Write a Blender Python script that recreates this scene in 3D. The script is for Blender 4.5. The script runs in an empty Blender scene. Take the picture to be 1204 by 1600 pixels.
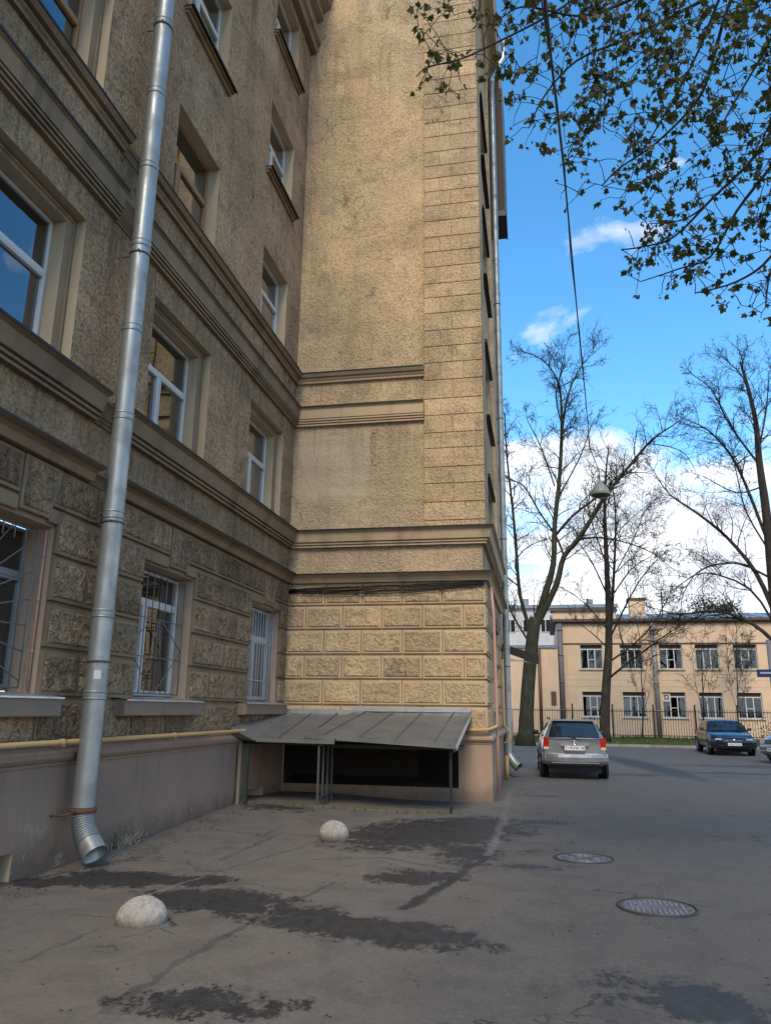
import bpy, math, random
from mathutils import Vector, Matrix
random.seed(7)
R_=math.radians
scn=bpy.context.scene
# ------------------------------------------------------------------ camera
CX,CY,F,H=602.0,800.0,1206.08,1.7
ROWS=((0.9814956,0.1911063,0.0120293),(-0.0359983,0.2458541,-0.9686382),(-0.1880703,0.9502811,0.2481842))
cd=bpy.data.cameras.new('camera'); cam=bpy.data.objects.new('camera',cd); scn.collection.objects.link(cam)
cd.sensor_fit='VERTICAL'; cd.sensor_height=24; cd.lens=24*F/1600; cd.clip_start=.05; cd.clip_end=2000
r,dn,fw=[Vector(v) for v in ROWS]
cam.matrix_world=Matrix(((r.x,-dn.x,-fw.x,0),(r.y,-dn.y,-fw.y,0),(r.z,-dn.z,-fw.z,H),(0,0,0,1)))
scn.camera=cam
# ------------------------------------------------------------------ sky, sun, exposure
SUN_EL,SUN_AZ=R_(46),R_(177)      # azimuth clockwise from +Y: behind the camera, a little to its left
w=bpy.data.worlds.new('World'); scn.world=w; w.use_nodes=True
scn.view_settings.view_transform='Standard'; scn.view_settings.look='None'
scn.view_settings.exposure=0.75; scn.view_settings.gamma=1; scn.view_settings.use_curve_mapping=False
SKY_STRENGTH=.11
def world():
    nt=w.node_tree; nt.nodes.clear(); N=nt.nodes.new; Lk=nt.links.new
    out=N('ShaderNodeOutputWorld'); bg=N('ShaderNodeBackground'); bg.inputs[1].default_value=SKY_STRENGTH
    sky=N('ShaderNodeTexSky'); sky.sky_type='NISHITA'; sky.sun_disc=False
    sky.sun_elevation=SUN_EL; sky.sun_rotation=SUN_AZ; sky.air_density=1.0; sky.dust_density=.3; sky.ozone_density=2.2
    hs=N('ShaderNodeHueSaturation'); hs.inputs['Hue'].default_value=.492; hs.inputs['Saturation'].default_value=1.28; hs.inputs['Value'].default_value=1.72
    Lk(sky.outputs[0],hs.inputs['Color'])
    tc=N('ShaderNodeTexCoord'); sep=N('ShaderNodeSeparateXYZ'); Lk(tc.outputs['Generated'],sep.inputs[0])
    mp=N('ShaderNodeMapping'); mp.inputs['Scale'].default_value=(1,1,2.4); mp.inputs['Location'].default_value=(1.31,.2,.52)
    Lk(tc.outputs['Generated'],mp.inputs[0])
    n1=N('ShaderNodeTexNoise'); n1.inputs['Scale'].default_value=3.4; n1.inputs['Detail'].default_value=9; n1.inputs['Roughness'].default_value=.56
    n1.inputs['Distortion'].default_value=.25
    Lk(mp.outputs[0],n1.inputs[0])
    n2=N('ShaderNodeTexNoise'); n2.inputs['Scale'].default_value=7; n2.inputs['Detail'].default_value=6; Lk(mp.outputs[0],n2.inputs[0])
    # cover as a function of elevation: a cumulus bank low down, thin wisps above it
    cr=N('ShaderNodeValToRGB'); e=cr.color_ramp.elements
    e[0].position=0.0; e[0].color=(.30,)*3+(1,)
    e[1].position=.20; e[1].color=(.33,)*3+(1,)
    for p,v in ((.27,.34),(.33,.42),(.38,.60),(.55,.61),(.8,.68),(1,.7)):
        k=e.new(p); k.color=(v,v,v,1)
    Lk(sep.outputs[2],cr.inputs[0])
    def M(op,a,b,clamp=False):
        m=N('ShaderNodeMath'); m.operation=op; m.use_clamp=clamp
        for i,x in enumerate((a,b)):
            if isinstance(x,(int,float)): m.inputs[i].default_value=x
            else: Lk(x,m.inputs[i])
        return m.outputs[0]
    d=M('SUBTRACT',n1.outputs['Fac'],cr.outputs[0]); mask=M('MULTIPLY',d,9.0,True)
    mask=M('SMOOTH_MIN',mask,1.0) if False else mask
    shade=N('ShaderNodeMix'); shade.data_type='RGBA'
    sh=M('MULTIPLY',M('SUBTRACT',n2.outputs['Fac'],.38),3.5,True); Lk(sh,shade.inputs['Factor'])
    shade.inputs['A'].default_value=(5.0,5.4,6.1,1); shade.inputs['B'].default_value=(8.2,8.3,8.5,1)
    mx=N('ShaderNodeMix'); mx.data_type='RGBA'; Lk(mask,mx.inputs['Factor']); Lk(hs.outputs[0],mx.inputs['A']); Lk(shade.outputs['Result'],mx.inputs['B'])
    Lk(mx.outputs['Result'],bg.inputs[0]); Lk(bg.outputs[0],out.inputs[0])
world()
sl=bpy.data.lights.new('sun','SUN'); sl.energy=2.0; sl.angle=R_(22); sl.color=(1,.84,.62)
sun=bpy.data.objects.new('sun',sl); scn.collection.objects.link(sun)
sv=Vector((math.sin(SUN_AZ)*math.cos(SUN_EL),math.cos(SUN_AZ)*math.cos(SUN_EL),math.sin(SUN_EL)))
sun.rotation_euler=sv.to_track_quat('Z','Y').to_euler(); sun.location=(0,-10,30)

# ------------------------------------------------------------------ photo geometry helpers
def ray(x,y):
    a,b=(x-CX)/F,(y-CY)/F
    return a*r+b*dn+fw
O=Vector((0,0,H))
def atY(x,y,Y): d=ray(x,y); return O+d*(Y/d.y)
def atD(x,y,D): d=ray(x,y); return O+d.normalized()*D
# ------------------------------------------------------------------ object helpers
POS={}
COL=scn.collection
def place(o,parent,origin):
    o.parent=parent; POS[o.name]=Vector(origin)
    base=POS[parent.name] if parent else Vector((0,0,0))
    o.location=Vector(origin)-base
def tag(o,label=None,cat=None,group=None,kind=None):
    if label: o['label']=label
    if cat: o['category']=cat
    if group: o['group']=group
    if kind: o['kind']=kind
    return o
def thing(name,label,cat,loc=(0,0,0),group=None):
    o=bpy.data.objects.new(name,None); o.empty_display_size=.2; COL.objects.link(o)
    place(o,None,loc); return tag(o,label,cat,group)
class MB:
    def __init__(s,T=None): s.v=[]; s.f=[]; s.m=[]; s.sm=[]; s.T=T
    def pt(s,p):
        s.v.append(tuple(s.T(*p)) if s.T else tuple(p)); return len(s.v)-1
    def face(s,pts,m=0,smooth=False):
        s.f.append([s.pt(p) for p in pts]); s.m.append(m); s.sm.append(smooth)
    def idx(s,ids,m=0,smooth=False): s.f.append(list(ids)); s.m.append(m); s.sm.append(smooth)
    def box(s,a0,a1,b0,b1,c0,c1,m=0):
        i=[s.pt(p) for p in ((a0,b0,c0),(a1,b0,c0),(a1,b1,c0),(a0,b1,c0),(a0,b0,c1),(a1,b0,c1),(a1,b1,c1),(a0,b1,c1))]
        for q in ((0,3,2,1),(4,5,6,7),(0,1,5,4),(1,2,6,5),(2,3,7,6),(3,0,4,7)): s.idx([i[k] for k in q],m)
        return s
    def cham(s,a0,a1,b0,b1,c0,c1,e=.01,m=0,m2=None):
        """box standing on c0, its c1 face bevelled by e"""
        L=[(a0,b0,c0),(a1,b0,c0),(a1,b1,c0),(a0,b1,c0)]; 
        K=[(a0,b0,c1-e),(a1,b0,c1-e),(a1,b1,c1-e),(a0,b1,c1-e)]
        U=[(a0+e,b0+e,c1),(a1-e,b0+e,c1),(a1-e,b1-e,c1),(a0+e,b1-e,c1)]
        l=[s.pt(p) for p in L]; k=[s.pt(p) for p in K]; u=[s.pt(p) for p in U]
        for j in range(4):
            n=(j+1)%4; s.idx((l[j],l[n],k[n],k[j]),m); s.idx((k[j],k[n],u[n],u[j]),m)
        s.idx(u,m if m2 is None else m2); return s
    def tube(s,path,rad,k=8,m=0,cap=True,smooth=True):
        path=[Vector(p) for p in path]; n=len(path)
        if not hasattr(rad,'__len__'): rad=[rad]*n
        t=(path[1]-path[0]).normalized()
        up=Vector((0,0,1)) if abs(t.z)<.9 else Vector((1,0,0))
        x=t.cross(up).normalized(); y=t.cross(x)
        rings=[]
        for i in range(n):
            t2=(path[min(i+1,n-1)]-path[max(i-1,0)])
            if t2.length<1e-9: t2=t
            t2.normalize(); x=(x-t2*x.dot(t2)); 
            if x.length<1e-6: x=t2.orthogonal()
            x.normalize(); y=t2.cross(x); t=t2
            rr=rad[i]; rings.append([s.pt(path[i]+x*(rr*math.cos(2*math.pi*j/k))+y*(rr*math.sin(2*math.pi*j/k))) for j in range(k)])
        for i in range(n-1):
            A,B=rings[i],rings[i+1]
            for j in range(k):
                jj=(j+1)%k; s.idx((A[j],A[jj],B[jj],B[j]),m,smooth)
        if cap:
            s.idx(rings[0][::-1],m); s.idx(rings[-1],m)
        return s
    def lathe(s,prof,c=(0,0,0),k=24,m=0,smooth=True,sx=1,sy=1):
        rings=[]
        for (rr,z) in prof:
            rings.append([s.pt((c[0]+sx*rr*math.cos(2*math.pi*j/k),c[1]+sy*rr*math.sin(2*math.pi*j/k),c[2]+z)) for j in range(k)])
        for i in range(len(prof)-1):
            for j in range(k):
                jj=(j+1)%k; s.idx((rings[i][j],rings[i][jj],rings[i+1][jj],rings[i+1][j]),m,smooth)
        return s
    def sweep(s,runs,prof,m=0,caps=True):
        """runs: list of functions d-> list of path points (x,y); prof: list of (d,z), low to high"""
        for fn in runs:
            cols=[[s.pt((x,y,z)) for (x,y) in fn(d)] for (d,z) in prof]
            for i in range(len(prof)-1):
                for j in range(len(cols[i])-1):
                    s.idx((cols[i][j],cols[i][j+1],cols[i+1][j+1],cols[i+1][j]),m)
            if caps:
                s.idx([c[0] for c in cols],m); s.idx([c[-1] for c in cols][::-1],m)
        return s
    def build(s,name,mats,parent=None,origin=None,label=None,kind=None,cat=None,group=None):
        if not isinstance(mats,(list,tuple)): mats=[mats]
        if origin is None: origin=POS[parent.name] if parent else (0,0,0)
        ox,oy,oz=origin
        me=bpy.data.meshes.new(name); me.from_pydata([(a-ox,b-oy,c-oz) for a,b,c in s.v],[],s.f)
        for mt in mats: me.materials.append(mt)
        me.polygons.foreach_set('material_index',s.m); me.polygons.foreach_set('use_smooth',s.sm)
        me.update()
        o=bpy.data.objects.new(name,me); COL.objects.link(o); place(o,parent,origin)
        return tag(o,label,cat,group,kind)
def inst(src,name,parent,origin):
    o=bpy.data.objects.new(name,src.data); COL.objects.link(o); place(o,parent,origin); return o
# ------------------------------------------------------------------ materials
def mat(name,base=(.5,.5,.5),rough=.8,metal=0,spec=.3):
    m=bpy.data.materials.new(name); m.use_nodes=True; b=m.node_tree.nodes['Principled BSDF']
    b.inputs['Base Color'].default_value=(*base,1); b.inputs['Roughness'].default_value=rough
    b.inputs['Metallic'].default_value=metal; b.inputs['Specular IOR Level'].default_value=spec
    return m,m.node_tree,b
class G:
    """tiny node graph helper"""
    def __init__(s,nt,world=True):
        s.nt=nt; s.N=nt.nodes.new; s.L=nt.links.new
        if world:
            g=s.N('ShaderNodeNewGeometry'); s.P=g.outputs['Position']
        else:
            g=s.N('ShaderNodeTexCoord'); s.P=g.outputs['Object']
    def put(s,sock,x):
        if isinstance(x,(int,float)): sock.default_value=x
        elif isinstance(x,tuple): sock.default_value=x if len(x)==len(sock.default_value) else (*x,1)
        else: s.L(x,sock)
    def noise(s,scale,detail=4,rough=.55,sc=(1,1,1),dist=0,P=None):
        n=s.N('ShaderNodeTexNoise'); n.inputs['Scale'].default_value=scale; n.inputs['Detail'].default_value=detail; n.inputs['Roughness'].default_value=rough
        n.inputs['Distortion'].default_value=dist
        src=P or s.P
        if sc!=(1,1,1):
            m=s.N('ShaderNodeMapping'); m.inputs['Scale'].default_value=sc; s.L(src,m.inputs[0]); src=m.outputs[0]
        s.L(src,n.inputs[0]); return n.outputs['Fac']
    def vor(s,scale,feature='F1',sc=(1,1,1)):
        n=s.N('ShaderNodeTexVoronoi'); n.feature=feature; n.inputs['Scale'].default_value=scale
        src=s.P
        if sc!=(1,1,1):
            m=s.N('ShaderNodeMapping'); m.inputs['Scale'].default_value=sc; s.L(src,m.inputs[0]); src=m.outputs[0]
        s.L(src,n.inputs[0]); return n.outputs['Distance']
    def m(s,op,a,b=0,clamp=False):
        n=s.N('ShaderNodeMath'); n.operation=op; n.use_clamp=clamp; s.put(n.inputs[0],a); s.put(n.inputs[1],b); return n.outputs[0]
    def rng(s,x,a,b,c=0,d=1):
        n=s.N('ShaderNodeMapRange'); s.put(n.inputs[0],x)
        for i,v in enumerate((a,b,c,d)): n.inputs[i+1].default_value=v
        n.interpolation_type='SMOOTHSTEP'; return n.outputs[0]
    def mix(s,f,a,b,mode='MIX'):
        n=s.N('ShaderNodeMix'); n.data_type='RGBA'; n.blend_type=mode; s.put(n.inputs['Factor'],f); s.put(n.inputs['A'],a); s.put(n.inputs['B'],b); return n.outputs['Result']
    def bump(s,h,strength=.5,dist=.02,normal=None):
        n=s.N('ShaderNodeBump'); n.inputs['Strength'].default_value=strength; n.inputs['Distance'].default_value=dist; s.L(h,n.inputs['Height'])
        if normal: s.L(normal,n.inputs['Normal'])
        return n.outputs[0]
    def xyz(s,P=None):
        n=s.N('ShaderNodeSeparateXYZ'); s.L(P or s.P,n.inputs[0]); return n.outputs
def stucco(name,ca,cb,cd,gs=26,bs=1.0,bd=.03,stain=1.0,world=True,pitk=.72,coarse=0,vary=0,patch=False):
    m,nt,b=mat(name,rough=.92,spec=.15); g=G(nt,world)
    big=g.noise(.55,5,.6); streak=g.noise(1.3,5,.6,sc=(1,1,.12)); mid=g.noise(3.1,5,.6,dist=.4)
    grain=g.noise(gs,3,.6); fine=g.noise(gs*2.7,2,.6); cell=g.vor(gs*.62,sc=(1,1,.8))
    c=g.mix(g.rng(big,.38,.62),ca,cb)
    c=g.mix(g.m('MULTIPLY',g.rng(streak,.5,.75),.55*stain,True),c,cd)
    c=g.mix(g.m('MULTIPLY',g.rng(mid,.52,.72),.5*stain,True),c,cd)
    h=g.m('ADD',g.m('MULTIPLY',grain,1.0),g.m('ADD',g.m('MULTIPLY',fine,.6),g.m('MULTIPLY',cell,-.25)))
    pit=g.rng(h,.42,.80); soft=g.rng(g.noise(.8,5,.65,dist=.5),.36,.62,.50,1.15)
    h=g.m('MULTIPLY',h,soft)
    if coarse: h=g.m('ADD',h,g.m('MULTIPLY',g.noise(gs*.42,3,.55,dist=.8),coarse))                         # render coat goes darker in its pits
    c=g.mix(g.m('MULTIPLY',g.m('SUBTRACT',1.0,pit),pitk),c,cd)
    if world:
        x,y,z=g.xyz(); n_=g.noise(1.7,6,.7)
        if patch:                                # an old smoother repair beside the first-floor window, and greyer render below it
            q=g.m('MAXIMUM',g.m('DIVIDE',g.m('ABSOLUTE',g.m('ADD',x,4.35)),.85),g.m('DIVIDE',g.m('ABSOLUTE',g.m('SUBTRACT',z,7.0)),.85))
            k=g.m('SUBTRACT',1.0,g.rng(g.m('ADD',q,g.m('MULTIPLY',g.m('SUBTRACT',n_,.5),.9)),.85,1.1))
            c=g.mix(g.m('MULTIPLY',k,.55),c,(.50,.42,.30)); h=g.m('MULTIPLY',h,g.m('SUBTRACT',1.0,g.m('MULTIPLY',k,.5)))
            low=g.m('SUBTRACT',1.0,g.rng(g.m('ADD',z,g.m('MULTIPLY',n_,5)),8.5,13.5)); c=g.mix(g.m('MULTIPLY',low,.40),c,(.42,.335,.235))
        lift=g.rng(g.noise(1.1,4,.6,sc=(.15,.15,1.6)),.52,.66); c=g.mix(g.m('MULTIPLY',lift,.22*stain),c,cd)
        drip=None; dn=g.noise(5.5,5,.7,sc=(1,1,.07))
        for zl,ln in ((18.3,3.2),(8.95,.6),(7.93,1.9),(5.1,.7),(4.31,1.3)):
            f_=g.m('MULTIPLY',g.rng(z,zl-ln,zl),g.m('LESS_THAN',z,zl+.01)); drip=f_ if drip is None else g.m('MAXIMUM',drip,f_)
        c=g.mix(g.m('MULTIPLY',g.m('MULTIPLY',drip,g.rng(dn,.46,.66)),.55),c,cd)
        ck=g.N('ShaderNodeTexVoronoi'); ck.feature='DISTANCE_TO_EDGE'; ck.inputs['Scale'].default_value=.42
        vm=g.N('ShaderNodeVectorMath'); vm.operation='ADD'; cn=g.N('ShaderNodeTexNoise'); cn.inputs['Scale'].default_value=2.0; cn.inputs['Detail'].default_value=6; g.L(g.P,cn.inputs[0]); g.L(g.P,vm.inputs[0]); g.L(cn.outputs['Color'],vm.inputs[1]); g.L(vm.outputs[0],ck.inputs[0])
        crk=g.m('MULTIPLY',g.m('SUBTRACT',1.0,g.rng(ck.outputs[0],.002,.009)),g.rng(big,.52,.6)); c=g.mix(g.m('MULTIPLY',crk,.6),c,tuple(q_*.5 for q_ in cd))
        blot=g.rng(g.noise(1.9,6,.7,dist=.6),.57,.70); c=g.mix(g.m('MULTIPLY',blot,.28),c,tuple(min(1,q_*1.25) for q_ in ca))
    if vary:
        oi=g.N('ShaderNodeObjectInfo'); f_=g.rng(oi.outputs['Random'],0,1,1-vary,1+vary*.6); cm=g.N('ShaderNodeCombineXYZ')
        for i_ in range(3): g.L(f_,cm.inputs[i_])
        c=g.mix(1.0,c,cm.outputs[0],'MULTIPLY')
    g.L(c,b.inputs['Base Color']); g.L(g.bump(h,bs,bd),b.inputs['Normal']); return m
M_STUC=stucco('rough_stucco',(.67,.485,.275),(.58,.43,.255),(.26,.19,.12),gs=24,bd=.042,patch=True)
M_QUOIN=stucco('rough_quoin_render',(.66,.475,.27),(.57,.42,.25),(.26,.19,.12),gs=24,bd=.042,vary=.12)
M_BLOCK=stucco('rock_face_render',(.60,.43,.25),(.52,.38,.23),(.24,.175,.11),gs=15,bs=1.0,bd=.05,coarse=.9,vary=.14,pitk=.55)
M_STUCL=stucco('shaded_rough_stucco',(.50,.350,.205),(.40,.290,.170),(.13,.097,.066),gs=20,bd=.06)  # darker copy of the rough stucco: the long wall's shade is in the colour
M_BLOCKL=stucco('shaded_rock_face_render',(.48,.340,.205),(.39,.285,.172),(.13,.097,.066),gs=13,bs=1.0,bd=.13,coarse=1.5,vary=.18)  # end-wall block render darkened, shade of the long wall painted in
def smooth(name,ca,cb,cd,rough=.8,stain=.7,splash=0):
    m,nt,b=mat(name,rough=rough,spec=.2); g=G(nt)
    big=g.noise(.9,5,.6); streak=g.noise(2.2,6,.65,sc=(1,1,.14)); fine=g.noise(38,4,.6)
    c=g.mix(g.rng(big,.35,.65),ca,cb); c=g.mix(g.m('MULTIPLY',g.rng(streak,.5,.72),stain,True),c,cd)
    c=g.mix(g.m('MULTIPLY',g.rng(fine,.5,.8),.3),c,cd)
    if splash:
        x,y,z=g.xyz(); wn=g.noise(3.2,6,.7); wn2=g.noise(14,5,.7)
        k=g.m('SUBTRACT',1.0,g.rng(g.m('ADD',z,g.m('MULTIPLY',g.m('SUBTRACT',wn,.5),-.7)),.02,.42))
        c=g.mix(g.m('MULTIPLY',k,.62),c,tuple(q*.55 for q in cd))
        pl=g.m('MULTIPLY',g.rng(g.m('ADD',wn,g.m('MULTIPLY',wn2,.35)),.785,.80),g.m('SUBTRACT',1.0,g.rng(z,.25,.9))); c=g.mix(g.m('MULTIPLY',pl,.55),c,(.30,.27,.225))
        dn=g.noise(7,5,.7,sc=(1,1,.06)); c=g.mix(g.m('MULTIPLY',g.m('MULTIPLY',g.rng(dn,.5,.68),g.rng(z,.4,1.05)),.35),c,cd)
    g.L(c,b.inputs['Base Color']); g.L(g.bump(g.m('ADD',fine,g.noise(6,4)),.25,.01),b.inputs['Normal']); return m
M_TRIM=smooth('tan_trim_plaster',(.50,.375,.225),(.44,.33,.205),(.25,.19,.13))
M_TRIML=smooth('shaded_trim_plaster',(.26,.187,.112),(.20,.150,.096),(.11,.085,.058))  # tan trim darkened for the long wall; its shade is part of the colour
M_JAMB=smooth('buff_window_surround',(.47,.375,.24),(.41,.33,.215),(.27,.215,.145),stain=.4)
M_JAMBG=smooth('pinkish_window_reveal',(.44,.32,.23),(.38,.285,.20),(.25,.19,.14),stain=.4)
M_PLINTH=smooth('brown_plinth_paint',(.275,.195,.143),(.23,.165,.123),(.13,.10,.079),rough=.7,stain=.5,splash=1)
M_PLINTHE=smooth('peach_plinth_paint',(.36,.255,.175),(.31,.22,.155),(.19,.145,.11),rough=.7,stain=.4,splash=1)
M_SILLG=smooth('grey_brown_sill_paint',(.235,.18,.132),(.20,.155,.118),(.13,.105,.082),rough=.6,stain=.4)
M_FLASH=mat('dark_sheet_flashing',(.022,.017,.015),.5,.3)[0]
M_PVC=mat('white_window_frame',(.56,.54,.50),.4)[0]
M_WOOD=mat('varnished_wood_frame',(.30,.16,.07),.5)[0]
M_DARK=mat('dark_room',(.012,.013,.014),.9)[0]
M_BAR=mat('dark_iron',(.03,.028,.026),.55,.4)[0]
M_BARL=mat('pale_grille_paint',(.42,.42,.42),.5)[0]
M_CABLE=mat('black_cable',(.012,.012,.012),.5)[0]
def glass(name,tint=(.02,.025,.028),mixf=.35):
    m=bpy.data.materials.new(name); m.use_nodes=True; nt=m.node_tree; nt.nodes.clear(); N=nt.nodes.new; L=nt.links.new
    o=N('ShaderNodeOutputMaterial'); gl=N('ShaderNodeBsdfGlossy'); gl.inputs['Roughness'].default_value=.015; gl.inputs['Color'].default_value=(.9,.95,1,1)
    tr=N('ShaderNodeBsdfTransparent'); tr.inputs[0].default_value=(.62,.66,.66,1)
    fr=N('ShaderNodeFresnel'); fr.inputs['IOR'].default_value=1.7
    a=N('ShaderNodeMath'); a.operation='MULTIPLY_ADD'; a.use_clamp=True; L(fr.outputs[0],a.inputs[0]); a.inputs[1].default_value=mixf; a.inputs[2].default_value=.03
    ns=N('ShaderNodeTexNoise'); ns.inputs['Scale'].default_value=1.3; ns.inputs['Detail'].default_value=1
    g=N('ShaderNodeNewGeometry'); L(g.outputs['Position'],ns.inputs[0]); bp=N('ShaderNodeBump'); bp.inputs['Strength'].default_value=.08; bp.inputs['Distance'].default_value=.05; L(ns.outputs[0],bp.inputs['Height']); L(bp.outputs[0],gl.inputs['Normal'])
    mx=N('ShaderNodeMixShader'); L(a.outputs[0],mx.inputs[0]); L(tr.outputs[0],mx.inputs[1]); L(gl.outputs[0],mx.inputs[2]); L(mx.outputs[0],o.inputs[0]); return m
M_GLASS=glass('window_glass',mixf=1.9); M_GLASSF=glass('far_window_glass',mixf=.6)
def curtain(name,col):
    m,nt,b=mat(name,col,.9); g=G(nt); fold=g.noise(9,2,.5,sc=(1,1,.02))
    g.L(g.mix(g.rng(fold,.3,.7),tuple(c*.45 for c in col),col),b.inputs['Base Color']); return m
M_CURT=curtain('net_curtain',(.42,.42,.40)); M_CURTD=curtain('grey_curtain',(.13,.135,.13)); M_CURTB=curtain('brown_curtain',(.10,.075,.045))
def zinc(name,base,cd,rough,metal,bsc=3.0):
    m,nt,b=mat(name,rough=rough,metal=metal,spec=.5); g=G(nt)
    big=g.noise(bsc,5,.6); st=g.noise(9,5,.7,sc=(1,1,.15))
    g.L(g.mix(g.m('MULTIPLY',g.m('ADD',g.rng(big,.4,.7),g.rng(st,.5,.8)),.5,True),base,cd),b.inputs['Base Color'])
    g.L(g.rng(big,.3,.7,rough-.08,rough+.12),b.inputs['Roughness']); g.L(g.bump(g.noise(4.5,3,.5),.25,.02),b.inputs['Normal']); return m
M_ZINC=zinc('galvanised_drainpipe',(.32,.345,.34),(.17,.18,.175),.46,.6)
M_ROOF=zinc('weathered_roof_sheet',(.17,.165,.15),(.09,.087,.08),.55,.3,1.6)
M_FLASHL=zinc('pale_flashing',(.5,.51,.52),(.3,.31,.32),.4,.7)
M_GAS=smooth('ochre_pipe_paint',(.47,.31,.13),(.42,.28,.12),(.25,.17,.09),rough=.5,stain=.4)
M_PINK=smooth('pink_pipe_paint',(.48,.26,.19),(.44,.25,.19),(.3,.18,.13),rough=.5,stain=.3)
# ------------------------------------------------------------------ ground
def m_asphalt():
    m,nt,b=mat('old_asphalt',rough=.85,spec=.3); g=G(nt)
    x,y,z=g.xyz()
    big=g.noise(.35,5,.6); mid=g.noise(2.2,6,.6,dist=.5); fine=g.noise(60,3,.7); agg=g.noise(170,2,.6)
    wob=g.noise(2.6,7,.68); wob2=g.noise(11,5,.7,sc=(1,.6,1)); wob3=g.noise(34,4,.7)
    left=g.m('ADD',x,g.m('MULTIPLY',g.m('SUBTRACT',big,.5),4))
    c=g.mix(g.rng(left,-2.2,.6),(.155,.131,.104),(.094,.087,.077))          # older brownish paving towards the wall
    c=g.mix(g.rng(mid,.42,.66),c,g.mix(1.0,c,(.80,.80,.80),'MULTIPLY'))
    c=g.mix(g.m('MULTIPLY',g.rng(fine,.48,.8),.4),c,(.20,.18,.155))
    c=g.mix(g.m('MULTIPLY',g.rng(agg,.54,.78),.65),c,(.03,.03,.03))
    mot=g.noise(23,5,.75); c=g.mix(g.m('MULTIPLY',g.rng(mot,.50,.72),.42),c,(.045,.042,.038)); c=g.mix(g.m('MULTIPLY',g.m('SUBTRACT',1.0,g.rng(mot,.30,.46)),.35),c,(.21,.19,.165))
    speck=g.m('MULTIPLY',g.rng(g.noise(5.5,5,.75),.64,.70),.55)
    c=g.mix(speck,c,(.028,.026,.024))
    # stains: damp patches and dirt, each an ellipse with a ragged edge
    tot=None
    for (ex,ey,rx,ry,ang,st) in STAINS:
        ca,sa=math.cos(R_(ang)),math.sin(R_(ang))
        dx=g.m('SUBTRACT',x,ex); dy=g.m('SUBTRACT',y,ey)
        u=g.m('DIVIDE',g.m('ADD',g.m('MULTIPLY',dx,ca),g.m('MULTIPLY',dy,sa)),rx)
        v=g.m('DIVIDE',g.m('SUBTRACT',g.m('MULTIPLY',dy,ca),g.m('MULTIPLY',dx,sa)),ry)
        q=g.m('SQRT',g.m('ADD',g.m('MULTIPLY',u,u),g.m('MULTIPLY',v,v)))
        q=g.m('MULTIPLY',g.m('SUBTRACT',1.0,q,True),st)
        tot=q if tot is None else g.m('MAXIMUM',tot,q)
    gate=g.m('GREATER_THAN',tot,.001)
    e=g.m('ADD',tot,g.m('ADD',g.m('MULTIPLY',g.m('SUBTRACT',wob,.5),2.2),g.m('ADD',g.m('MULTIPLY',g.m('SUBTRACT',wob2,.5),1.8),g.m('MULTIPLY',g.m('SUBTRACT',wob3,.5),1.0))))
    damp=g.m('MULTIPLY',g.rng(e,.30,.48),g.rng(tot,.0,.12))
    halo=g.m('MULTIPLY',g.rng(e,.02,.42),g.rng(tot,.0,.2)); c=g.mix(g.m('MULTIPLY',halo,.38),c,(.045,.042,.038))
    c=g.mix(g.m('MULTIPLY',damp,g.rng(g.m('ADD',wob3,wob2),.75,1.25,.60,.92)),c,(.020,.020,.020))
    # repaired seams and cracks
    seam=None
    for (ax,ay,bx,by,wd,dark) in SEAMS:
        L2=(bx-ax)**2+(by-ay)**2
        px=g.m('ADD',g.m('SUBTRACT',x,ax),g.m('MULTIPLY',g.m('SUBTRACT',wob,.5),.25)); py=g.m('SUBTRACT',y,ay)
        t=g.m('DIVIDE',g.m('ADD',g.m('MULTIPLY',px,bx-ax),g.m('MULTIPLY',py,by-ay)),L2,True)
        qx=g.m('SUBTRACT',px,g.m('MULTIPLY',t,bx-ax)); qy=g.m('SUBTRACT',py,g.m('MULTIPLY',t,by-ay))
        dd=g.m('SQRT',g.m('ADD',g.m('MULTIPLY',qx,qx),g.m('MULTIPLY',qy,qy)))
        dd=g.m('ADD',dd,g.m('MULTIPLY',g.m('SUBTRACT',wob2,.5),.09))
        k=g.m('MULTIPLY',g.m('SUBTRACT',1.0,g.rng(dd,wd*.4,wd)),abs(dark))
        c=g.mix(k,c,(.028,.027,.026) if dark>0 else (.21,.19,.165))
        seam=k if seam is None else g.m('MAXIMUM',seam,k)
    ck=g.N('ShaderNodeTexVoronoi'); ck.feature='DISTANCE_TO_EDGE'; ck.inputs['Scale'].default_value=.55
    vm=g.N('ShaderNodeVectorMath'); vm.operation='ADD'; cn=g.N('ShaderNodeTexNoise'); cn.inputs['Scale'].default_value=2.4; cn.inputs['Detail'].default_value=6; g.L(g.P,cn.inputs[0]); g.L(g.P,vm.inputs[0]); g.L(cn.outputs['Color'],vm.inputs[1]); g.L(vm.outputs[0],ck.inputs[0])
    crack=g.m('MULTIPLY',g.m('SUBTRACT',1.0,g.rng(ck.outputs[0],.002,.011)),g.rng(big,.50,.58))
    c=g.mix(g.m('MULTIPLY',crack,.75),c,(.02,.019,.018)); seam=g.m('MAXIMUM',seam,crack)
    g.L(c,b.inputs['Base Color'])
    g.L(g.m('SUBTRACT',g.rng(mid,.3,.7,.9,.75),g.m('MULTIPLY',damp,.25)),b.inputs['Roughness'])
    h=g.m('ADD',g.m('ADD',g.m('MULTIPLY',fine,.35),g.m('MULTIPLY',agg,.35)),g.m('SUBTRACT',g.m('MULTIPLY',mid,.8),g.m('MULTIPLY',seam,1.1)))
    g.L(g.bump(h,.55,.012),b.inputs['Normal']); return m
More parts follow.
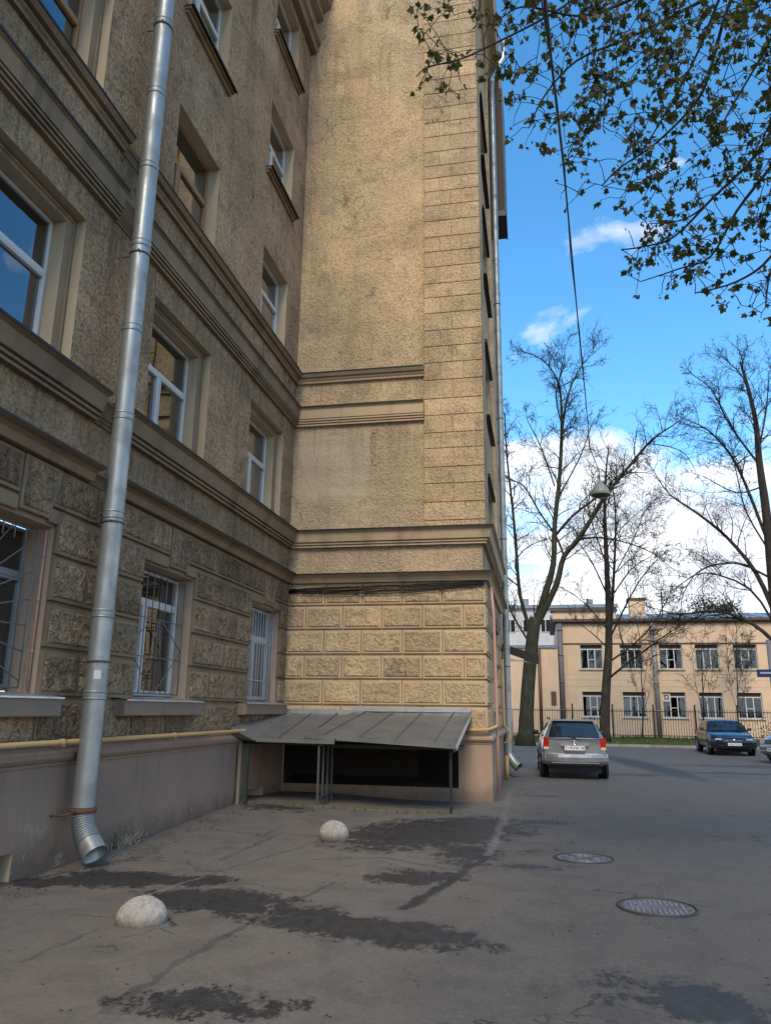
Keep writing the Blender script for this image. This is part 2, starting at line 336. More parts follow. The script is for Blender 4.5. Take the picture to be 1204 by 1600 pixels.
STAINS=[(-4.35,7.8,.85,.5,8,1.5),(-3.6,7.95,.7,.36,10,1.2),(-2.95,7.25,1.0,.6,-5,1.45),(-1.4,6.62,1.3,.5,-10,1.4),(-2.0,6.95,.55,.45,0,1.2),(-1.35,8.75,.65,.6,20,1.1),(-4.9,7.5,.4,.3,0,1.2),
 (-1.5,11.9,1.35,2.3,-30,1.6),(-.95,10.3,.5,1.1,0,1.0),(-2.0,4.85,.7,.35,10,.9),(.85,5.6,.8,.5,-25,1.0),(1.2,5.1,.6,.3,-20,.9),
 (3.3,28.5,.8,7.5,8,1.3),(5.8,25.5,2.6,.7,0,.9),(-.3,9.6,.8,.3,0,.6),(.1,13.4,.8,.4,0,.5),(-.1,17.3,.7,.4,0,.6),(8.6,22.5,2.5,1.0,0,.9),(3,24,4,.8,4,.55),(-4.4,13.2,.9,.6,0,.6),(7,29,5,1.2,0,.6)]
SEAMS=[(-.99,8.6,-1.24,7.4,.085,.9),(-.68,10.2,-.99,8.6,.07,.8),(-.66,13.5,-.68,10.2,.08,-.38),(-.72,18.5,-.66,13.5,.06,-.22),
 (-2.12,8.3,-2.44,6.2,.035,.45),(-2.44,6.2,-2.52,4.6,.05,.4),(-3.66,7.3,-3.48,8.2,.03,-.5),(-3.48,8.2,-3.0,10.2,.03,.35),(-3.66,9.0,-3.6,11.0,.05,.3),(-3.6,11.0,-2.4,11.0,.05,.3),
 (-2.7,9.4,-1.9,9.75,.05,.35),(-1.9,9.75,-.8,9.1,.05,.4),(-3.54,5.3,-3.5,6.2,.03,.35),(-5.2,7.0,-5.28,13.6,.10,.5),(-5.1,7.6,-4.6,8.9,.05,.5)]
M_ASPH=m_asphalt()
def gz(x,y):
    s=max(0,min(1,(-2.2-x)/2.6)); s=s*s*(3-2*s)
    return .11*s*math.exp(-((y-13.8)/3.2)**2)+.012*math.sin(x*1.3+1)*math.sin(y*.9)*max(0,min(1,(24-y)/6))
def lin(a,b,st): 
    n=int(round((b-a)/st)); return [a+(b-a)*i/n for i in range(n+1)]
def ground():
    g=MB(); xs=[-700,-200,-60,-20,-9]+lin(-6,8,.4)+[12,20,40,90,250,700]; ys=[-300,-60,-15,-5]+lin(-2,26,.4)+[30,36,45,60,100,250,1200]
    idx=[[g.pt((x,y,gz(x,y))) for x in xs] for y in ys]
    for j in range(len(ys)-1):
        for i in range(len(xs)-1): g.idx((idx[j][i],idx[j][i+1],idx[j+1][i+1],idx[j+1][i]),0,True)
    g.build('ground',M_ASPH,kind='structure')
ground()
def m_grass():
    m,nt,b=mat('verge_grass',rough=.9,spec=.1); g=G(nt)
    c=g.mix(g.rng(g.noise(1.2,5),.35,.65),(.045,.075,.018),(.085,.10,.03)); c=g.mix(g.m('MULTIPLY',g.rng(g.noise(.5,4),.55,.7),.7),c,(.13,.10,.06))
    g.L(c,b.inputs['Base Color']); return m
M_GRASS=m_grass()
M_KERB=smooth('grey_granite_kerb',(.26,.25,.235),(.22,.21,.2),(.14,.13,.12))
def verge():
    g=MB()
    xs=lin(-12,40,1.3); ys=lin(43.2,57.0,1.15)
    idx=[[g.pt((x,y,.10+.05*math.sin(x*1.1+y)*math.sin(y*.8)+random.uniform(-.015,.015))) for x in xs] for y in ys]
    for j in range(len(ys)-1):
        for i in range(len(xs)-1): g.idx((idx[j][i],idx[j][i+1],idx[j+1][i+1],idx[j+1][i]),0,True)
    g.build('grass_verge',M_GRASS,kind='structure')
    b=MB(); 
    for i in range(52): b.box(-12+i+.005,-11+i-.005,43.0,43.18,-.05,.13)
    b.build('kerb',M_KERB,kind='structure')
    t=MB()
    for i in range(7000):
        x=random.uniform(-6,26); y=random.uniform(43.3,56.5) if random.random()<.7 else random.uniform(43.3,45)
        hh=random.uniform(.08,.2); a=random.uniform(0,3.14); dx,dy=.05*math.cos(a),.05*math.sin(a)
        t.face([(x-dx,y-dy,.06),(x+dx,y+dy,.06),(x+random.uniform(-.06,.06),y,.1+hh)])
    t.build('grass',M_GRASS,kind='stuff',label='short spring grass on the verge before the railing')
verge()
# ------------------------------------------------------------------ the apartment building
WX,EY,SX=-5.3,15.95,-1.08
PL=lambda u,v,d:(WX+d,u,v)
PE=lambda u,v,d:(u,EY-d,v)
PS=lambda u,v,d:(SX+d,u,v)
apt=thing('apartment_building','tall tan rough-stucco apartment block with rusticated ground floor at the left','building',(WX,EY,0))
def wall_grid(P,u0,u1,v0,v1,ops,name,mats,parent,dd=0,mr=0):
    """wall face with openings (a,b,c,d,depth); material mr for reveals"""
    us=sorted({u0,u1,*[o[0] for o in ops],*[o[1] for o in ops]}); vs=sorted({v0,v1,*[o[2] for o in ops],*[o[3] for o in ops]})
    us=[q for q in us if u0<=q<=u1]; vs=[q for q in vs if v0<=q<=v1]
    g=MB(P)
    for i in range(len(us)-1):
        for j in range(len(vs)-1):
            cu,cv=(us[i]+us[i+1])/2,(vs[j]+vs[j+1])/2
            if any(o[0]<cu<o[1] and o[2]<cv<o[3] for o in ops): continue
            g.face([(us[i],vs[j],dd),(us[i+1],vs[j],dd),(us[i+1],vs[j+1],dd),(us[i],vs[j+1],dd)])
    for (a,b,c,d,dep) in ops:
        for q in (((a,c),(a,d)),((a,d),(b,d)),((b,d),(b,c)),((b,c),(a,c))):
            (x0,y0),(x1,y1)=q; g.face([(x0,y0,dd),(x1,y1,dd),(x1,y1,dd-dep),(x0,y0,dd-dep)],mr)
    return g.build(name,mats,parent,kind=None)
# openings on the long left wall: (u0,u1,v0,v1)
GW=[(-1.75,-.1),(2.1,3.75),(5.95,7.6),(9.62,11.27),(13.77,15.42)]
UW=[(-1.9,-.2),(1.95,3.65),(5.55,7.30),(9.50,11.10),(13.42,14.98)]
FL=[(5.44,7.40),(9.20,11.06),(12.86,14.66),(16.42,18.15)]
ops=[(a,b,1.82,3.64,.36) for a,b in GW]
for k,(a,b) in enumerate(FL): ops+=[(u0,u1,a,b,.36 if k else .30) for u0,u1 in UW]
opsG=[o for o in ops if o[3]<5]; opsU=[o for o in ops if o[3]>5]
STEP=lambda k,i:(k==0 or (k==1 and i==2))
opsU=[(a-.20,b+.20,c-.02,d+.13,.13) if STEP(n//5,n%5) else (a,b,c,d,e) for n,(a,b,c,d,e) in enumerate(opsU)]
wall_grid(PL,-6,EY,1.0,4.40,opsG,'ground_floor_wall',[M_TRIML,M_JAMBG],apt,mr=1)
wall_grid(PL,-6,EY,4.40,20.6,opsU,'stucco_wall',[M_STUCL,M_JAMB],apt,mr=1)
def plainwall(name,P,u0,u1,v0,v1,m,d=0): 
    g=MB(P); nu=max(1,int((u1-u0)/1.5)); g.box(u0,u1,v0,v1,d-.3,d); return g.build(name,m,apt)
plainwall('rusticated_wall',PE,WX+.001,SX-.001,1.07,4.40,M_TRIM,-.002)
plainwall('stucco_wall',PE,WX+.001,SX-.003,4.40,23.6,M_STUC,0)
SW=[(18.0,20.2,b-1.9,b) for b in (3.6,7.15,10.7,14.6,18.2)]
wall_grid(PS,EY-.001,24.0,-.2,23.6,[(a,b,c,d,.25) for a,b,c,d in SW],'side_wall',[M_STUC,M_JAMB],apt,mr=1)
g=MB(); g.box(-14,SX,24.0,24.3,-.2,23.6); g.box(-14,SX-.002,EY+.3,24,23.5,23.6); g.box(-14,WX-.36,-6,EY,20.5,20.6); g.box(-14,WX-.4,-6.2,-6,-.2,20.6)
g.build('rear_wall_and_roof',M_STUC,apt)
# plinth
vents=[(7.05,7.44,-.02,.27,.35),(13.75,14.75,0.03,.27,.35)]
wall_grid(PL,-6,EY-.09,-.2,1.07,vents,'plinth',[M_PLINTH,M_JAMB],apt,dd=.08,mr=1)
g=MB(PL)
for a,b,c,d,e in vents: g.face([(a,c,-.26),(b,c,-.26),(b,d,-.26),(a,d,-.26)])
g.build('vent_opening',M_DARK,apt)
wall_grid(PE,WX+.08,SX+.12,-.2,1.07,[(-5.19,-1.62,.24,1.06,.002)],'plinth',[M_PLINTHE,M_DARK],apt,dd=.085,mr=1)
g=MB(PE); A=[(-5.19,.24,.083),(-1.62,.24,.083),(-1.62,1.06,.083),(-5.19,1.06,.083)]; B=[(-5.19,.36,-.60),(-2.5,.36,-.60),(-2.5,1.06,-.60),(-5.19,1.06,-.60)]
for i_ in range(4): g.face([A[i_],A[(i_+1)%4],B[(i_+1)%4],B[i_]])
g.face(B); g.build('canopy_shade_recess',mat('painted_shade_brown',(.030,.023,.018),.9)[0],apt)  # added recess; its near-black colour paints the shade under the canopy
g=MB(PS); g.box(EY-.08,EY+.2,-.2,1.07,-.1,.119); g.build('plinth',M_PLINTHE,apt)
g=MB(PS); g.box(EY+.2,19.2,-.2,1.07,-.1,.12); g.box(19.2,24,-.2,1.07,-.1,.07); g.build('plinth',M_PLINTHE,apt)
def path_all(d): return [(WX+d,-6),(WX+d,EY-d),(SX+d,EY-d),(SX+d,24)]
def left_runs(d0=0,gap=True):
    f=[]
    if gap: f.append(lambda d:[(WX+d,-6),(WX+d,8.07)])
    f.append(lambda d:[(WX+d,8.49),(WX+d,EY-d)])
    return f
wp=[(0,1.07),(.10,1.07),(.105,1.10),(.13,1.115),(.155,1.15),(.155,1.19),(.13,1.225),(.10,1.24),(.10,1.27),(0,1.275)]
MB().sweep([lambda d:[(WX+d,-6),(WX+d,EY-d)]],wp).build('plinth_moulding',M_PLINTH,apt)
MB().sweep([lambda d:[(WX+.1,EY-d),(SX+d,EY-d),(SX+d,24)]],wp).build('plinth_moulding',M_PLINTHE,apt)
# string courses and cornices; the long wall's runs leave a notch for the drainpipe
def course(name,prof,endx=None,flash=None):
    sh=[(d*.25,z) for d,z in prof]
    MB().sweep(left_runs(),prof).sweep([lambda d:[(WX+d,8.071),(WX+d,8.489)]],sh).build(name,M_TRIML,apt)
    if endx is None: MB().sweep([lambda d:[(WX+d,EY-d),(SX+d,EY-d),(SX+d,21.7)]],prof).build(name,M_TRIM,apt)
    else: MB().sweep([lambda d:[(WX+d,EY-d),(endx,EY-d)]],prof).build(name,M_TRIM,apt)
    if flash:
        fd,fz=flash; fp=[(fd,fz-.028),(fd+.012,fz-.028),(fd+.012,fz+.006),(.004,fz+.055),(.004,fz+.045),(fd,fz)]
        def wob(fn):
            return fn
        runs=left_runs()
        if endx is None: runs=runs[:1]+[lambda d:[(WX+d,8.49),(WX+d,EY-d),(SX+d,EY-d),(SX+d,21.7)]]
        else: runs=runs[:1]+[lambda d:[(WX+d,8.49),(WX+d,EY-d),(endx,EY-d)]]
        MB().sweep(runs,fp).build('sheet_metal_flashing',M_FLASH,apt)
course('lower_string_course',[(0,4.315),(.12,4.315),(.13,4.33),(.15,4.41),(.20,4.445),(.27,4.455),(.27,4.485),(0,4.53)],flash=(.27,4.49))
course('first_floor_cornice',[(0,5.10),(.09,5.10),(.09,5.135),(.075,5.14),(.075,5.15),(.12,5.155),(.12,5.19),(.10,5.195),(.10,5.205),(.155,5.21),(.165,5.25),(.20,5.40),(.25,5.425),(.25,5.455),(0,5.49)],flash=(.25,5.46))
course('upper_string_course',[(0,7.93),(.075,7.93),(.075,7.965),(.06,7.97),(.06,7.98),(.10,7.985),(.10,8.015),(.08,8.02),(.08,8.03),(.125,8.035),(.125,8.065),(.105,8.07),(.105,8.08),(.135,8.085),(.15,8.31),(.185,8.33),(.185,8.36),(.12,8.39),(.05,8.40),(0,8.41)],endx=-2.31,flash=(.185,8.365))
course('second_floor_cornice',[(0,8.98),(.06,8.98),(.07,9.02),(.10,9.05),(.10,9.075),(.085,9.08),(.085,9.09),(.15,9.10),(.19,9.15),(.19,9.185),(0,9.21)],endx=-2.31,flash=(.19,9.19))
MB().sweep([lambda d:[(WX+d,-6),(WX+d,EY-.001)]],[(0,18.35),(.16,18.35),(.18,18.55),(.26,18.6),(.26,18.75),(.14,18.8),(.14,19.3),(.3,19.4),(.3,19.6),(.5,19.75),(.55,20.1),(.6,20.2),(.6,20.4),(0,20.5)]).build('main_cornice',M_TRIML,apt)
MB().sweep([lambda d:[(WX,EY-d),(SX+d,EY-d),(SX+d,24)]],[(0,22.4),(.1,22.45),(.12,22.8),(.2,22.85),(.42,22.9),(.45,23.2),(.5,23.4),(0,23.55)]).build('main_cornice',M_TRIM,apt)
# stone-like blocks
CACHE={}
def block(P,key,quad,parent,mats,name='block',mg=.04,rim=.046,top=.070):
    (a,b),(c,_),(_,d),_2=quad[0],quad[1],quad[2],quad[3]
    u0,v0=quad[0]; k=(key,tuple((round(q[0]-u0,3),round(q[1]-v0,3)) for q in quad))
    org=P(u0,v0,0)
    if k in CACHE: return inst(CACHE[k],name,parent,org)
    g=MB(P); cu=sum(q[0] for q in quad)/4; cv=sum(q[1] for q in quad)/4
    def inset(q,e): return (q[0]+(e if q[0]<cu else -e),q[1]+(e if q[1]<cv else -e))
    def ring(e,dd): return [g.pt((*inset(q,e),dd)) for q in quad]
    rs=[ring(0,-.002),ring(0,rim-.008),ring(.008,rim)]
    if mg: rs+=[ring(mg,rim),ring(mg+.018,top)]
    for n in range(len(rs)-1):
        for j in range(4):
            jj=(j+1)%4; g.idx((rs[n][j],rs[n][jj],rs[n+1][jj],rs[n+1][j]),1 if (mg and n==3) else 0)
    g.idx(rs[-1],1 if mg else 0)
    o=g.build(name,mats,parent,origin=org); CACHE[k]=o; return o
def rect(u0,u1,v0,v1): return [(u0,v0),(u1,v0),(u1,v1),(u0,v1)]
J=.009
ROWSV=[(1.285,1.765),(1.80,2.285),(2.32,2.785),(2.825,3.31),(3.345,3.82)]
vA=[-5.27,-4.85,-4.04,-3.20,-2.34,-1.49,-1.035]; vB=[-5.27,-4.44,-3.63,-2.76,-1.93,-1.035]
mE=[M_TRIM,M_BLOCK]; mL=[M_TRIML,M_BLOCKL]
for i,(a,b) in enumerate(ROWSV+[(3.85,4.31)]):
    vv=vB if i%2 else vA
    for u0,u1 in zip(vv[:-1],vv[1:]):
        block(PE,'E',rect(u0+J,u1-(J if u1<-1.04 else 0),a+.002,b-.002),apt,mE)
    sv_=[EY+.002]+([16.75] if i%2 else [16.3])
    while sv_[-1]<21.6: sv_.append(sv_[-1]+.86)
    for u0,u1 in zip(sv_[:-1],sv_[1:]):
        if a<3.6 and b>1.75 and u1>17.98 and u0<20.22:
            if u0<17.6: u1=17.98
            elif u1>20.6: u0=20.22
            else: continue
        block(PS,'S',rect(u0+J,u1-J,a+.005,b-.005),apt,mE)
# left wall piers
rowL={0:[-5.9,-5.0,-4.2,-3.3,-2.5,-1.7,-.9,0,.8,1.7,2.5,3.3,4.2,5.0,5.85,6.7,7.6,8.62,9.55,10.5,11.4,12.52,13.3,14.2,15.05,15.95],
 1:[-2.6,-1.75,3.75,4.6,5.2,5.95,7.6,8.29,9.62,11.27,12.0,13.23,13.77,15.42,15.95],
 2:[3.75,4.85,5.95,7.6,8.60,9.62,11.27,12.555,13.77,15.42,15.95],
 3:[3.75,4.4,5.3,5.95,7.6,8.26,9.62,11.27,11.93,13.06,13.77,15.42,15.95],
 4:[3.75,4.85,5.95,7.6,8.62,9.62,11.27,12.56,13.77,15.42,15.95]}
def inwin(u): return any(a<u<b for a,b in GW)
for i,(a,b) in enumerate(ROWSV):
    L=sorted(set(rowL[i]+([] if i==0 else [-.1,.9,2.1] if i%2 else [-.1,.5,1.4,2.1])))
    for u0,u1 in zip(L[:-1],L[1:]):
        if i and inwin((u0+u1)/2): continue
        u1b=min(u1,EY-.04)
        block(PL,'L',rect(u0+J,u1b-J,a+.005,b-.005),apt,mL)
KEYS=[(-1.1,-.55),(2.75,3.3),(6.9,7.43),(10.34,10.92),(14.4,15.0)]
fr=[-2.5]
tops=[]
FR=[-2.5,None,.0,.9,1.7,None,4.0,4.9,5.8,6.1,None,8.35,9.6,None,12.02,13.15,None,15.91]
ki=0; L=[]
for x in FR:
    if x is None: L.append(KEYS[ki]); ki+=1
    else: L.append(x)
for p,q in zip(L[:-1],L[1:]):
    ub=p[1] if isinstance(p,tuple) else p; ut=ub+.16 if isinstance(p,tuple) else ub
    e=q[0] if isinstance(q,tuple) else q
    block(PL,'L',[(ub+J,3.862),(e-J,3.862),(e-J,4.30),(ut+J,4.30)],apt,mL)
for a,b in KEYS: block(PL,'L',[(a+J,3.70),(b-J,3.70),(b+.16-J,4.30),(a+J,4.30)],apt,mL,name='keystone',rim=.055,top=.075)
g=MB(PL)
for a,b in GW:
    k=[kk for kk in KEYS if a<kk[0]<b][0]
    for e0,e1 in ((a-.22,k[0]-J),(k[1]+J,b+.22)): g=MB(PL); g.cham(e0,e1,3.67,3.825,.0,.045,.012); g.build('lintel_strip',M_TRIML,apt)
# corner pilaster of quoin courses (end wall and its return on the side wall)
qz=[5.50,5.83,6.02,6.436,6.814,7.242,7.60,8.006,8.402,8.85,9.272,9.667,10.066,10.503,10.896,11.26,11.694,12.09,12.476,12.908,13.328,13.716,14.091,14.434,14.834,15.258,15.667,16.099,16.518,16.94,17.38,17.80,18.217,18.679,19.126,19.55,19.97,20.39,20.81,21.23,21.65,22.07,22.4]
qz=[5.50,5.62]+qz[2:]
PQ=[-2.30,-1.0]
for i,(a,b) in enumerate(zip(qz[:-1],qz[1:])):
    cuts=[-2.30,-1.93,-1.42,-1.0] if i%2 else [-2.30,-1.66,-1.0]
    for u0,u1 in zip(cuts[:-1],cuts[1:]):
        block(PE,'Q',rect(u0+(.0015 if u0>-2.2 else 0),u1-(.0015 if u1<-1.1 else 0),round(a,2)+.006,round(b,2)-.006),apt,[M_QUOIN],name='quoin',mg=0,rim=.075)
    block(PS,'Q2',rect(EY+.001,EY+(1.05 if i%2 else .85),round(a,2)+.008,round(b,2)-.008),apt,[M_QUOIN],name='quoin',mg=0,rim=.075)
# side wall pilasters beyond the corner
g=MB(PS); g.box(20.9,21.6,5.5,22.4,0,.09); g.box(16.95,17.5,5.5,22.4,0,.05); g.build('side_pilaster',M_STUC,apt)
# ---- windows
def window(P,u0,u1,v0,v1,dep,um=None,vt=None,fm=None,curt=None,top_split=False,fw_=.042,lab=None,glassm=None,door=None):
    fm=fm or M_PVC; d1=-dep; d0=-dep-.07
    g=MB(P)
    def bar(a,b,c,d,e0=None,e1=None): g.cham(a,b,c,d,e0 if e0 is not None else d0,e1 if e1 is not None else d1,.008)
    bar(u0,u0+fw_,v0,v1); bar(u1-fw_,u1,v0,v1); bar(u0+fw_,u1-fw_,v0,v0+fw_); bar(u0+fw_,u1-fw_,v1-fw_,v1)
    a,b,c,d=u0+fw_,u1-fw_,v0+fw_,v1-fw_
    cells=[]
    if vt: bar(a,b,vt-.04,vt+.04,d0,d1+.006)
    lo=(c,vt-.04) if vt else (c,d)
    if um:
        bar(um-.035,um+.035,lo[0],lo[1],d0,d1+.004); cells+=[(a,um-.035,*lo),(um+.035,b,*lo)]
    else: cells.append((a,b,*lo))
    if vt:
        if top_split: 
            bar(um-.03,um+.03,vt+.04,d,d0,d1+.004); cells+=[(a,um-.03,vt+.04,d),(um+.03,b,vt+.04,d)]
        else: cells.append((a,b,vt+.04,d))
    sash=.032
    for (x0,x1,y0,y1) in cells[:2]:
        if y1==lo[1]:
            bar(x0,x0+sash,y0,y1,d0+.01,d1+.014); bar(x1-sash,x1,y0,y1,d0+.01,d1+.014); bar(x0+sash,x1-sash,y0,y0+sash,d0+.01,d1+.014); bar(x0+sash,x1-sash,y1-sash,y1,d0+.01,d1+.014)
    w_=g.build('window',fm,apt,origin=P(u0,v0,d1),label=lab)
    for (x0,x1,y0,y1) in cells:
        p=MB(P); p.box(x0-.005,x1+.005,y0-.005,y1+.005,d0+.03,d0+.036); p.build('pane',glassm or M_GLASS,w_,origin=P(x0,y0,d0))
    rm=MB(P); D=d0-.9
    rm.face([(u0,v0,D),(u1,v0,D),(u1,v1,D),(u0,v1,D)]); 
    for (x0,y0),(x1,y1) in (((u0,v0),(u0,v1)),((u0,v1),(u1,v1)),((u1,v1),(u1,v0)),((u1,v0),(u0,v0))): rm.face([(x0,y0,d0+.01),(x1,y1,d0+.01),(x1,y1,D),(x0,y0,D)])
    rm.build('room_interior',M_DARK,w_,origin=P(u0,v0,D))
    if curt:
        for (x0,x1,cm) in curt:
            X0=u0+(u1-u0)*x0; X1=u0+(u1-u0)*x1; n=max(4,int((X1-X0)/.05)); cv_=MB(P)
            pts=[(X0+(X1-X0)*i/n,-dep-.22+.025*(i%2)+.01*random.random()) for i in range(n+1)]
            for (xa,da),(xb,db) in zip(pts[:-1],pts[1:]): cv_.face([(xa,v0,da),(xb,v0,db),(xb,v1,db),(xa,v1,da)])
            cv_.build('curtain',cm,w_,origin=P(X0,v0,-dep-.2))
    return w_
M_GRAYBAR=mat('dull_grille_paint',(.16,.16,.15),.6)[0]
def grille(w_,P,u0,u1,v0,v1,d,kind,m):
    g=MB(P); rr=.011 if kind=='bars' else .008
    def t(a,b): g.tube([(a[0],a[1],d),(b[0],b[1],d)],rr,5)
    t((u0,v0),(u1,v0)); t((u0,v1),(u1,v1)); t((u0,v0),(u0,v1)); t((u1,v0),(u1,v1))
    if kind=='bars':
        n=11
        for i in range(1,n): x=u0+(u1-u0)*i/n; t((x,v0),(x,v1))
        for f_ in (.2,.62): y=v0+(v1-v0)*f_; t((u0,y),(u1,y))
    elif kind=='rays':
        cx_,cy_=u0+.1*(u1-u0),v0+.38*(v1-v0)
        for i in range(15):
            a=R_(-82+i*11.8); c,s=math.cos(a),math.sin(a)
            ts=[(u1-cx_)/c] if c>1e-6 else []
            ts.append((v1-cy_)/s if s>0 else (v0-cy_)/s if s<0 else 9)
            q=min(x for x in ts if x>0); t((cx_+.12*c,cy_+.12*s),(cx_+q*c,cy_+q*s))
        for rad in (.35,.75):
            P_=[(cx_+rad*math.cos(R_(a)),cy_+rad*math.sin(R_(a))) for a in range(-70,91,16)]
            for a,b in zip(P_[:-1],P_[1:]):
                if b[1]<v1 and a[1]>v0 and b[0]<u1 and a[0]<u1: t(a,b)
        for i in range(1,8): x=u0+(u1-u0)*i/8; t((x,cy_+.9),(x,v1)) if cy_+.9<v1 else 0
    else:
        cx_=(u0+u1)/2; n=8
        for i in range(1,n):
            x=u0+(u1-u0)*i/n; t((x,v0+.62*(v1-v0)),(x,v1))
        ym=v0+.38*(v1-v0)
        for sx in (-1,1):
            e=cx_+sx*(u1-u0)/2
            t((cx_+sx*.05,v0),(e,ym)); t((e,ym),(cx_+sx*.12,v0+.62*(v1-v0))); t((cx_+sx*.05,v0+.62*(v1-v0)),(cx_+sx*.25,v0)); t((cx_+sx*.4,v0),(cx_+sx*.4,v0+.62*(v1-v0)))
        t((cx_,v0),(cx_,v1)); t((u0,v0+.62*(v1-v0)),(u1,v0+.62*(v1-v0))); t((u0,v0+.3*(v1-v0)),(u1,v0+.3*(v1-v0)))
    g.build('grille',m,w_,origin=P(u0,v0,d))
M_GREYF=mat('dull_grey_window_frame',(.22,.215,.20),.5)[0]
for i,(a,b) in enumerate(GW):
    v0,v1=1.85,3.62
    if i==4: w_=window(PL,a,b,v0,v1,.20,um=a+.75,vt=3.05,curt=[(0,.55,M_CURT)]); grille(w_,PL,a+.03,b-.03,v0+.03,v1-.05,-.10,'bars',M_BARL)
    elif i==3: w_=window(PL,a,b,v0,v1,.24,um=a+.62,vt=3.18,curt=[(.45,1,M_CURTB)]); grille(w_,PL,a+.03,b-.03,v0+.03,v1-.05,-.12,'cross',M_GRAYBAR)
    else: w_=window(PL,a,b,v0,v1,.32,fw_=.03,fm=M_GREYF,um=a+.62,vt=3.10,curt=[(0,1,M_CURTD)]); grille(w_,PL,a+.03,b-.12,v0+.03,v1-.05,-.12,'rays',M_GRAYBAR)
    if i==2: g=MB(PL); g.tube([(b-.05,1.84,-.06),(b-.05,3.6,-.06)],.016,6); [g.tube([(b-.05,z_,-.06),(b-.05,z_+.03,-.06)],.022,6) for z_ in (2.25,2.8,3.3)]; g.build('conduit',M_PINK,apt)
    # metal sill and painted apron
    g=MB(PL); s0,s1=(a-.45,b+.22); e=.20
    g.cham(s0,s1,1.585,1.785,.0,e,.012); g.build('sill_apron',M_SILLG,apt)
    g=MB(PL); g.face([(s0-.01,1.79,e+.02),(s1+.01,1.79,e+.02),(s1+.01,1.835,-.2),(s0-.01,1.835,-.2)]); g.face([(s0-.01,1.772,e+.022),(s1+.01,1.772,e+.022),(s1+.01,1.79,e+.02),(s0-.01,1.79,e+.02)])
    g.build('window_sill',M_FLASHL,apt)
for k,(v0,v1) in enumerate(FL):
    for i,(a,b) in enumerate(UW):
        fm=M_WOOD if (k==1 and i in(2,3)) else M_PVC
        cur={0:[(0,.35,M_CURTD)],1:[(.5,1,M_CURTD)],2:None,3:[(0,.5,M_CURTD),(.8,1,M_CURTD)],4:[(.1,.7,M_CURT)]}[(i+k)%5]
        dep=.30 if STEP(k,i) else .21
        window(PL,a,b,v0,v1,dep,um=a+(.66 if k!=1 else .5),vt=v1-.72,fm=fm,curt=cur)
        if k==0 or (k==1 and i==2):
            # stepped surround
            g=MB(PL); s0=.26 if k==0 else .3
            for q in ((a-.20,a,v0-.02,v1+.13),(b,b+.20,v0-.02,v1+.13),(a,b,v1,v1+.13),(a,b,v0-.02,v0)): g.face([(q[0],q[2],-.13),(q[1],q[2],-.13),(q[1],q[3],-.13),(q[0],q[3],-.13)])
            for (x0,y0),(x1,y1) in (((a,v0),(a,v1)),((a,v1),(b,v1)),((b,v1),(b,v0)),((b,v0),(a,v0))): g.face([(x0,y0,-.13),(x1,y1,-.13),(x1,y1,-.42),(x0,y0,-.42)],1)
            for e_ in (.05,): g.cham(b+.13,b+.165,v0,v1+.095,-.13,-.115,.006); g.cham(a-.165,b+.13,v1+.06,v1+.095,-.13,-.115,.006)
            g.build('window_surround',[M_TRIML,M_JAMB],apt)
        else:
            g=MB(PL); e=.17; s0,s1=a-.12,b+.12
            g.cham(s0,s1,v0-.13,v0-.03,0,.06,.012); g.cham(s0-.02,s1+.02,v0-.075,v0-.03,.0,.12,.012); g.build('sill_apron',M_TRIML,apt)
            g=MB(PL); g.box(s0-.03,s1+.03,v0-.03,v0-.012,-.2,e); g.box(s0-.03,s1+.03,v0-.06,v0-.03,e-.012,e); g.build('window_sill',M_FLASH,apt)
for (a,b,c,d) in SW:
    window(PS,a,b,c,d,.14,um=(a+b)/2,vt=d-.6)
    g=MB(PS); g.box(a-.08,b+.08,c-.06,c-.03,-.1,.12); g.build('window_sill',M_FLASH,apt); g=MB(PS); g.box(a-.1,b+.1,d,d+.09,0.0,.09); g.build('window_hood',M_FLASH,apt)
# projecting glazed bay high on the side wall
g=MB(); g.box(SX,-.56,22.35,23.95,17.6,22.4); g.build('corner_bay',mat('brown_bay_cladding',(.065,.048,.038),.7)[0],apt)
g=MB(); g.box(-.56,-.53,22.33,23.95,17.55,22.4); g.box(SX,-.54,22.33,22.36,17.4,17.6); g.build('bay_trim',mat('dark_blue_bay_trim',(.02,.035,.06),.4)[0],apt)
# ------------------------------------------------------------------ far buildings
M_PEACH=smooth('peach_facade_paint',(.66,.47,.305),(.60,.435,.285),(.46,.345,.24),stain=.4)
M_PEACHD=smooth('brown_cornice_paint',(.13,.075,.055),(.11,.07,.05),(.07,.05,.04))
M_BROOF=zinc('blue_grey_roof_sheet',(.20,.24,.27),(.13,.15,.17),.5,.3)
M_PALE=smooth('pale_grey_facade',(.50,.50,.48),(.46,.46,.44),(.36,.36,.35))
M_PIPEG=mat('grey_downpipe_paint',(.13,.12,.125),.5)[0]
PF=lambda u,v,d:(u,58-d,v)
school=thing('two_storey_building','two-storey peach building with three-pane white windows behind the railing','building',(1.35,58,0))
FU=[2.92,5.67,8.33,10.75,13.25,15.85,18.45,21.05,23.65,26.25]
fops=[(u,u+1.55,4.72,6.40,.28) for u in FU]+[(u,u+1.55,1.42,3.12,.28) for u in FU]
g=MB(PF); us=[1.35]+[x for u in FU for x in (u,u+1.55)]+[30]
vs=[-.2,1.42,3.12,4.72,6.40,8.0]
for i in range(len(us)-1):
    for j in range(len(vs)-1):
        if i%2==1 and j in(1,3): continue
        g.face([(us[i],vs[j],0),(us[i+1],vs[j],0),(us[i+1],vs[j+1],0),(us[i],vs[j+1],0)])
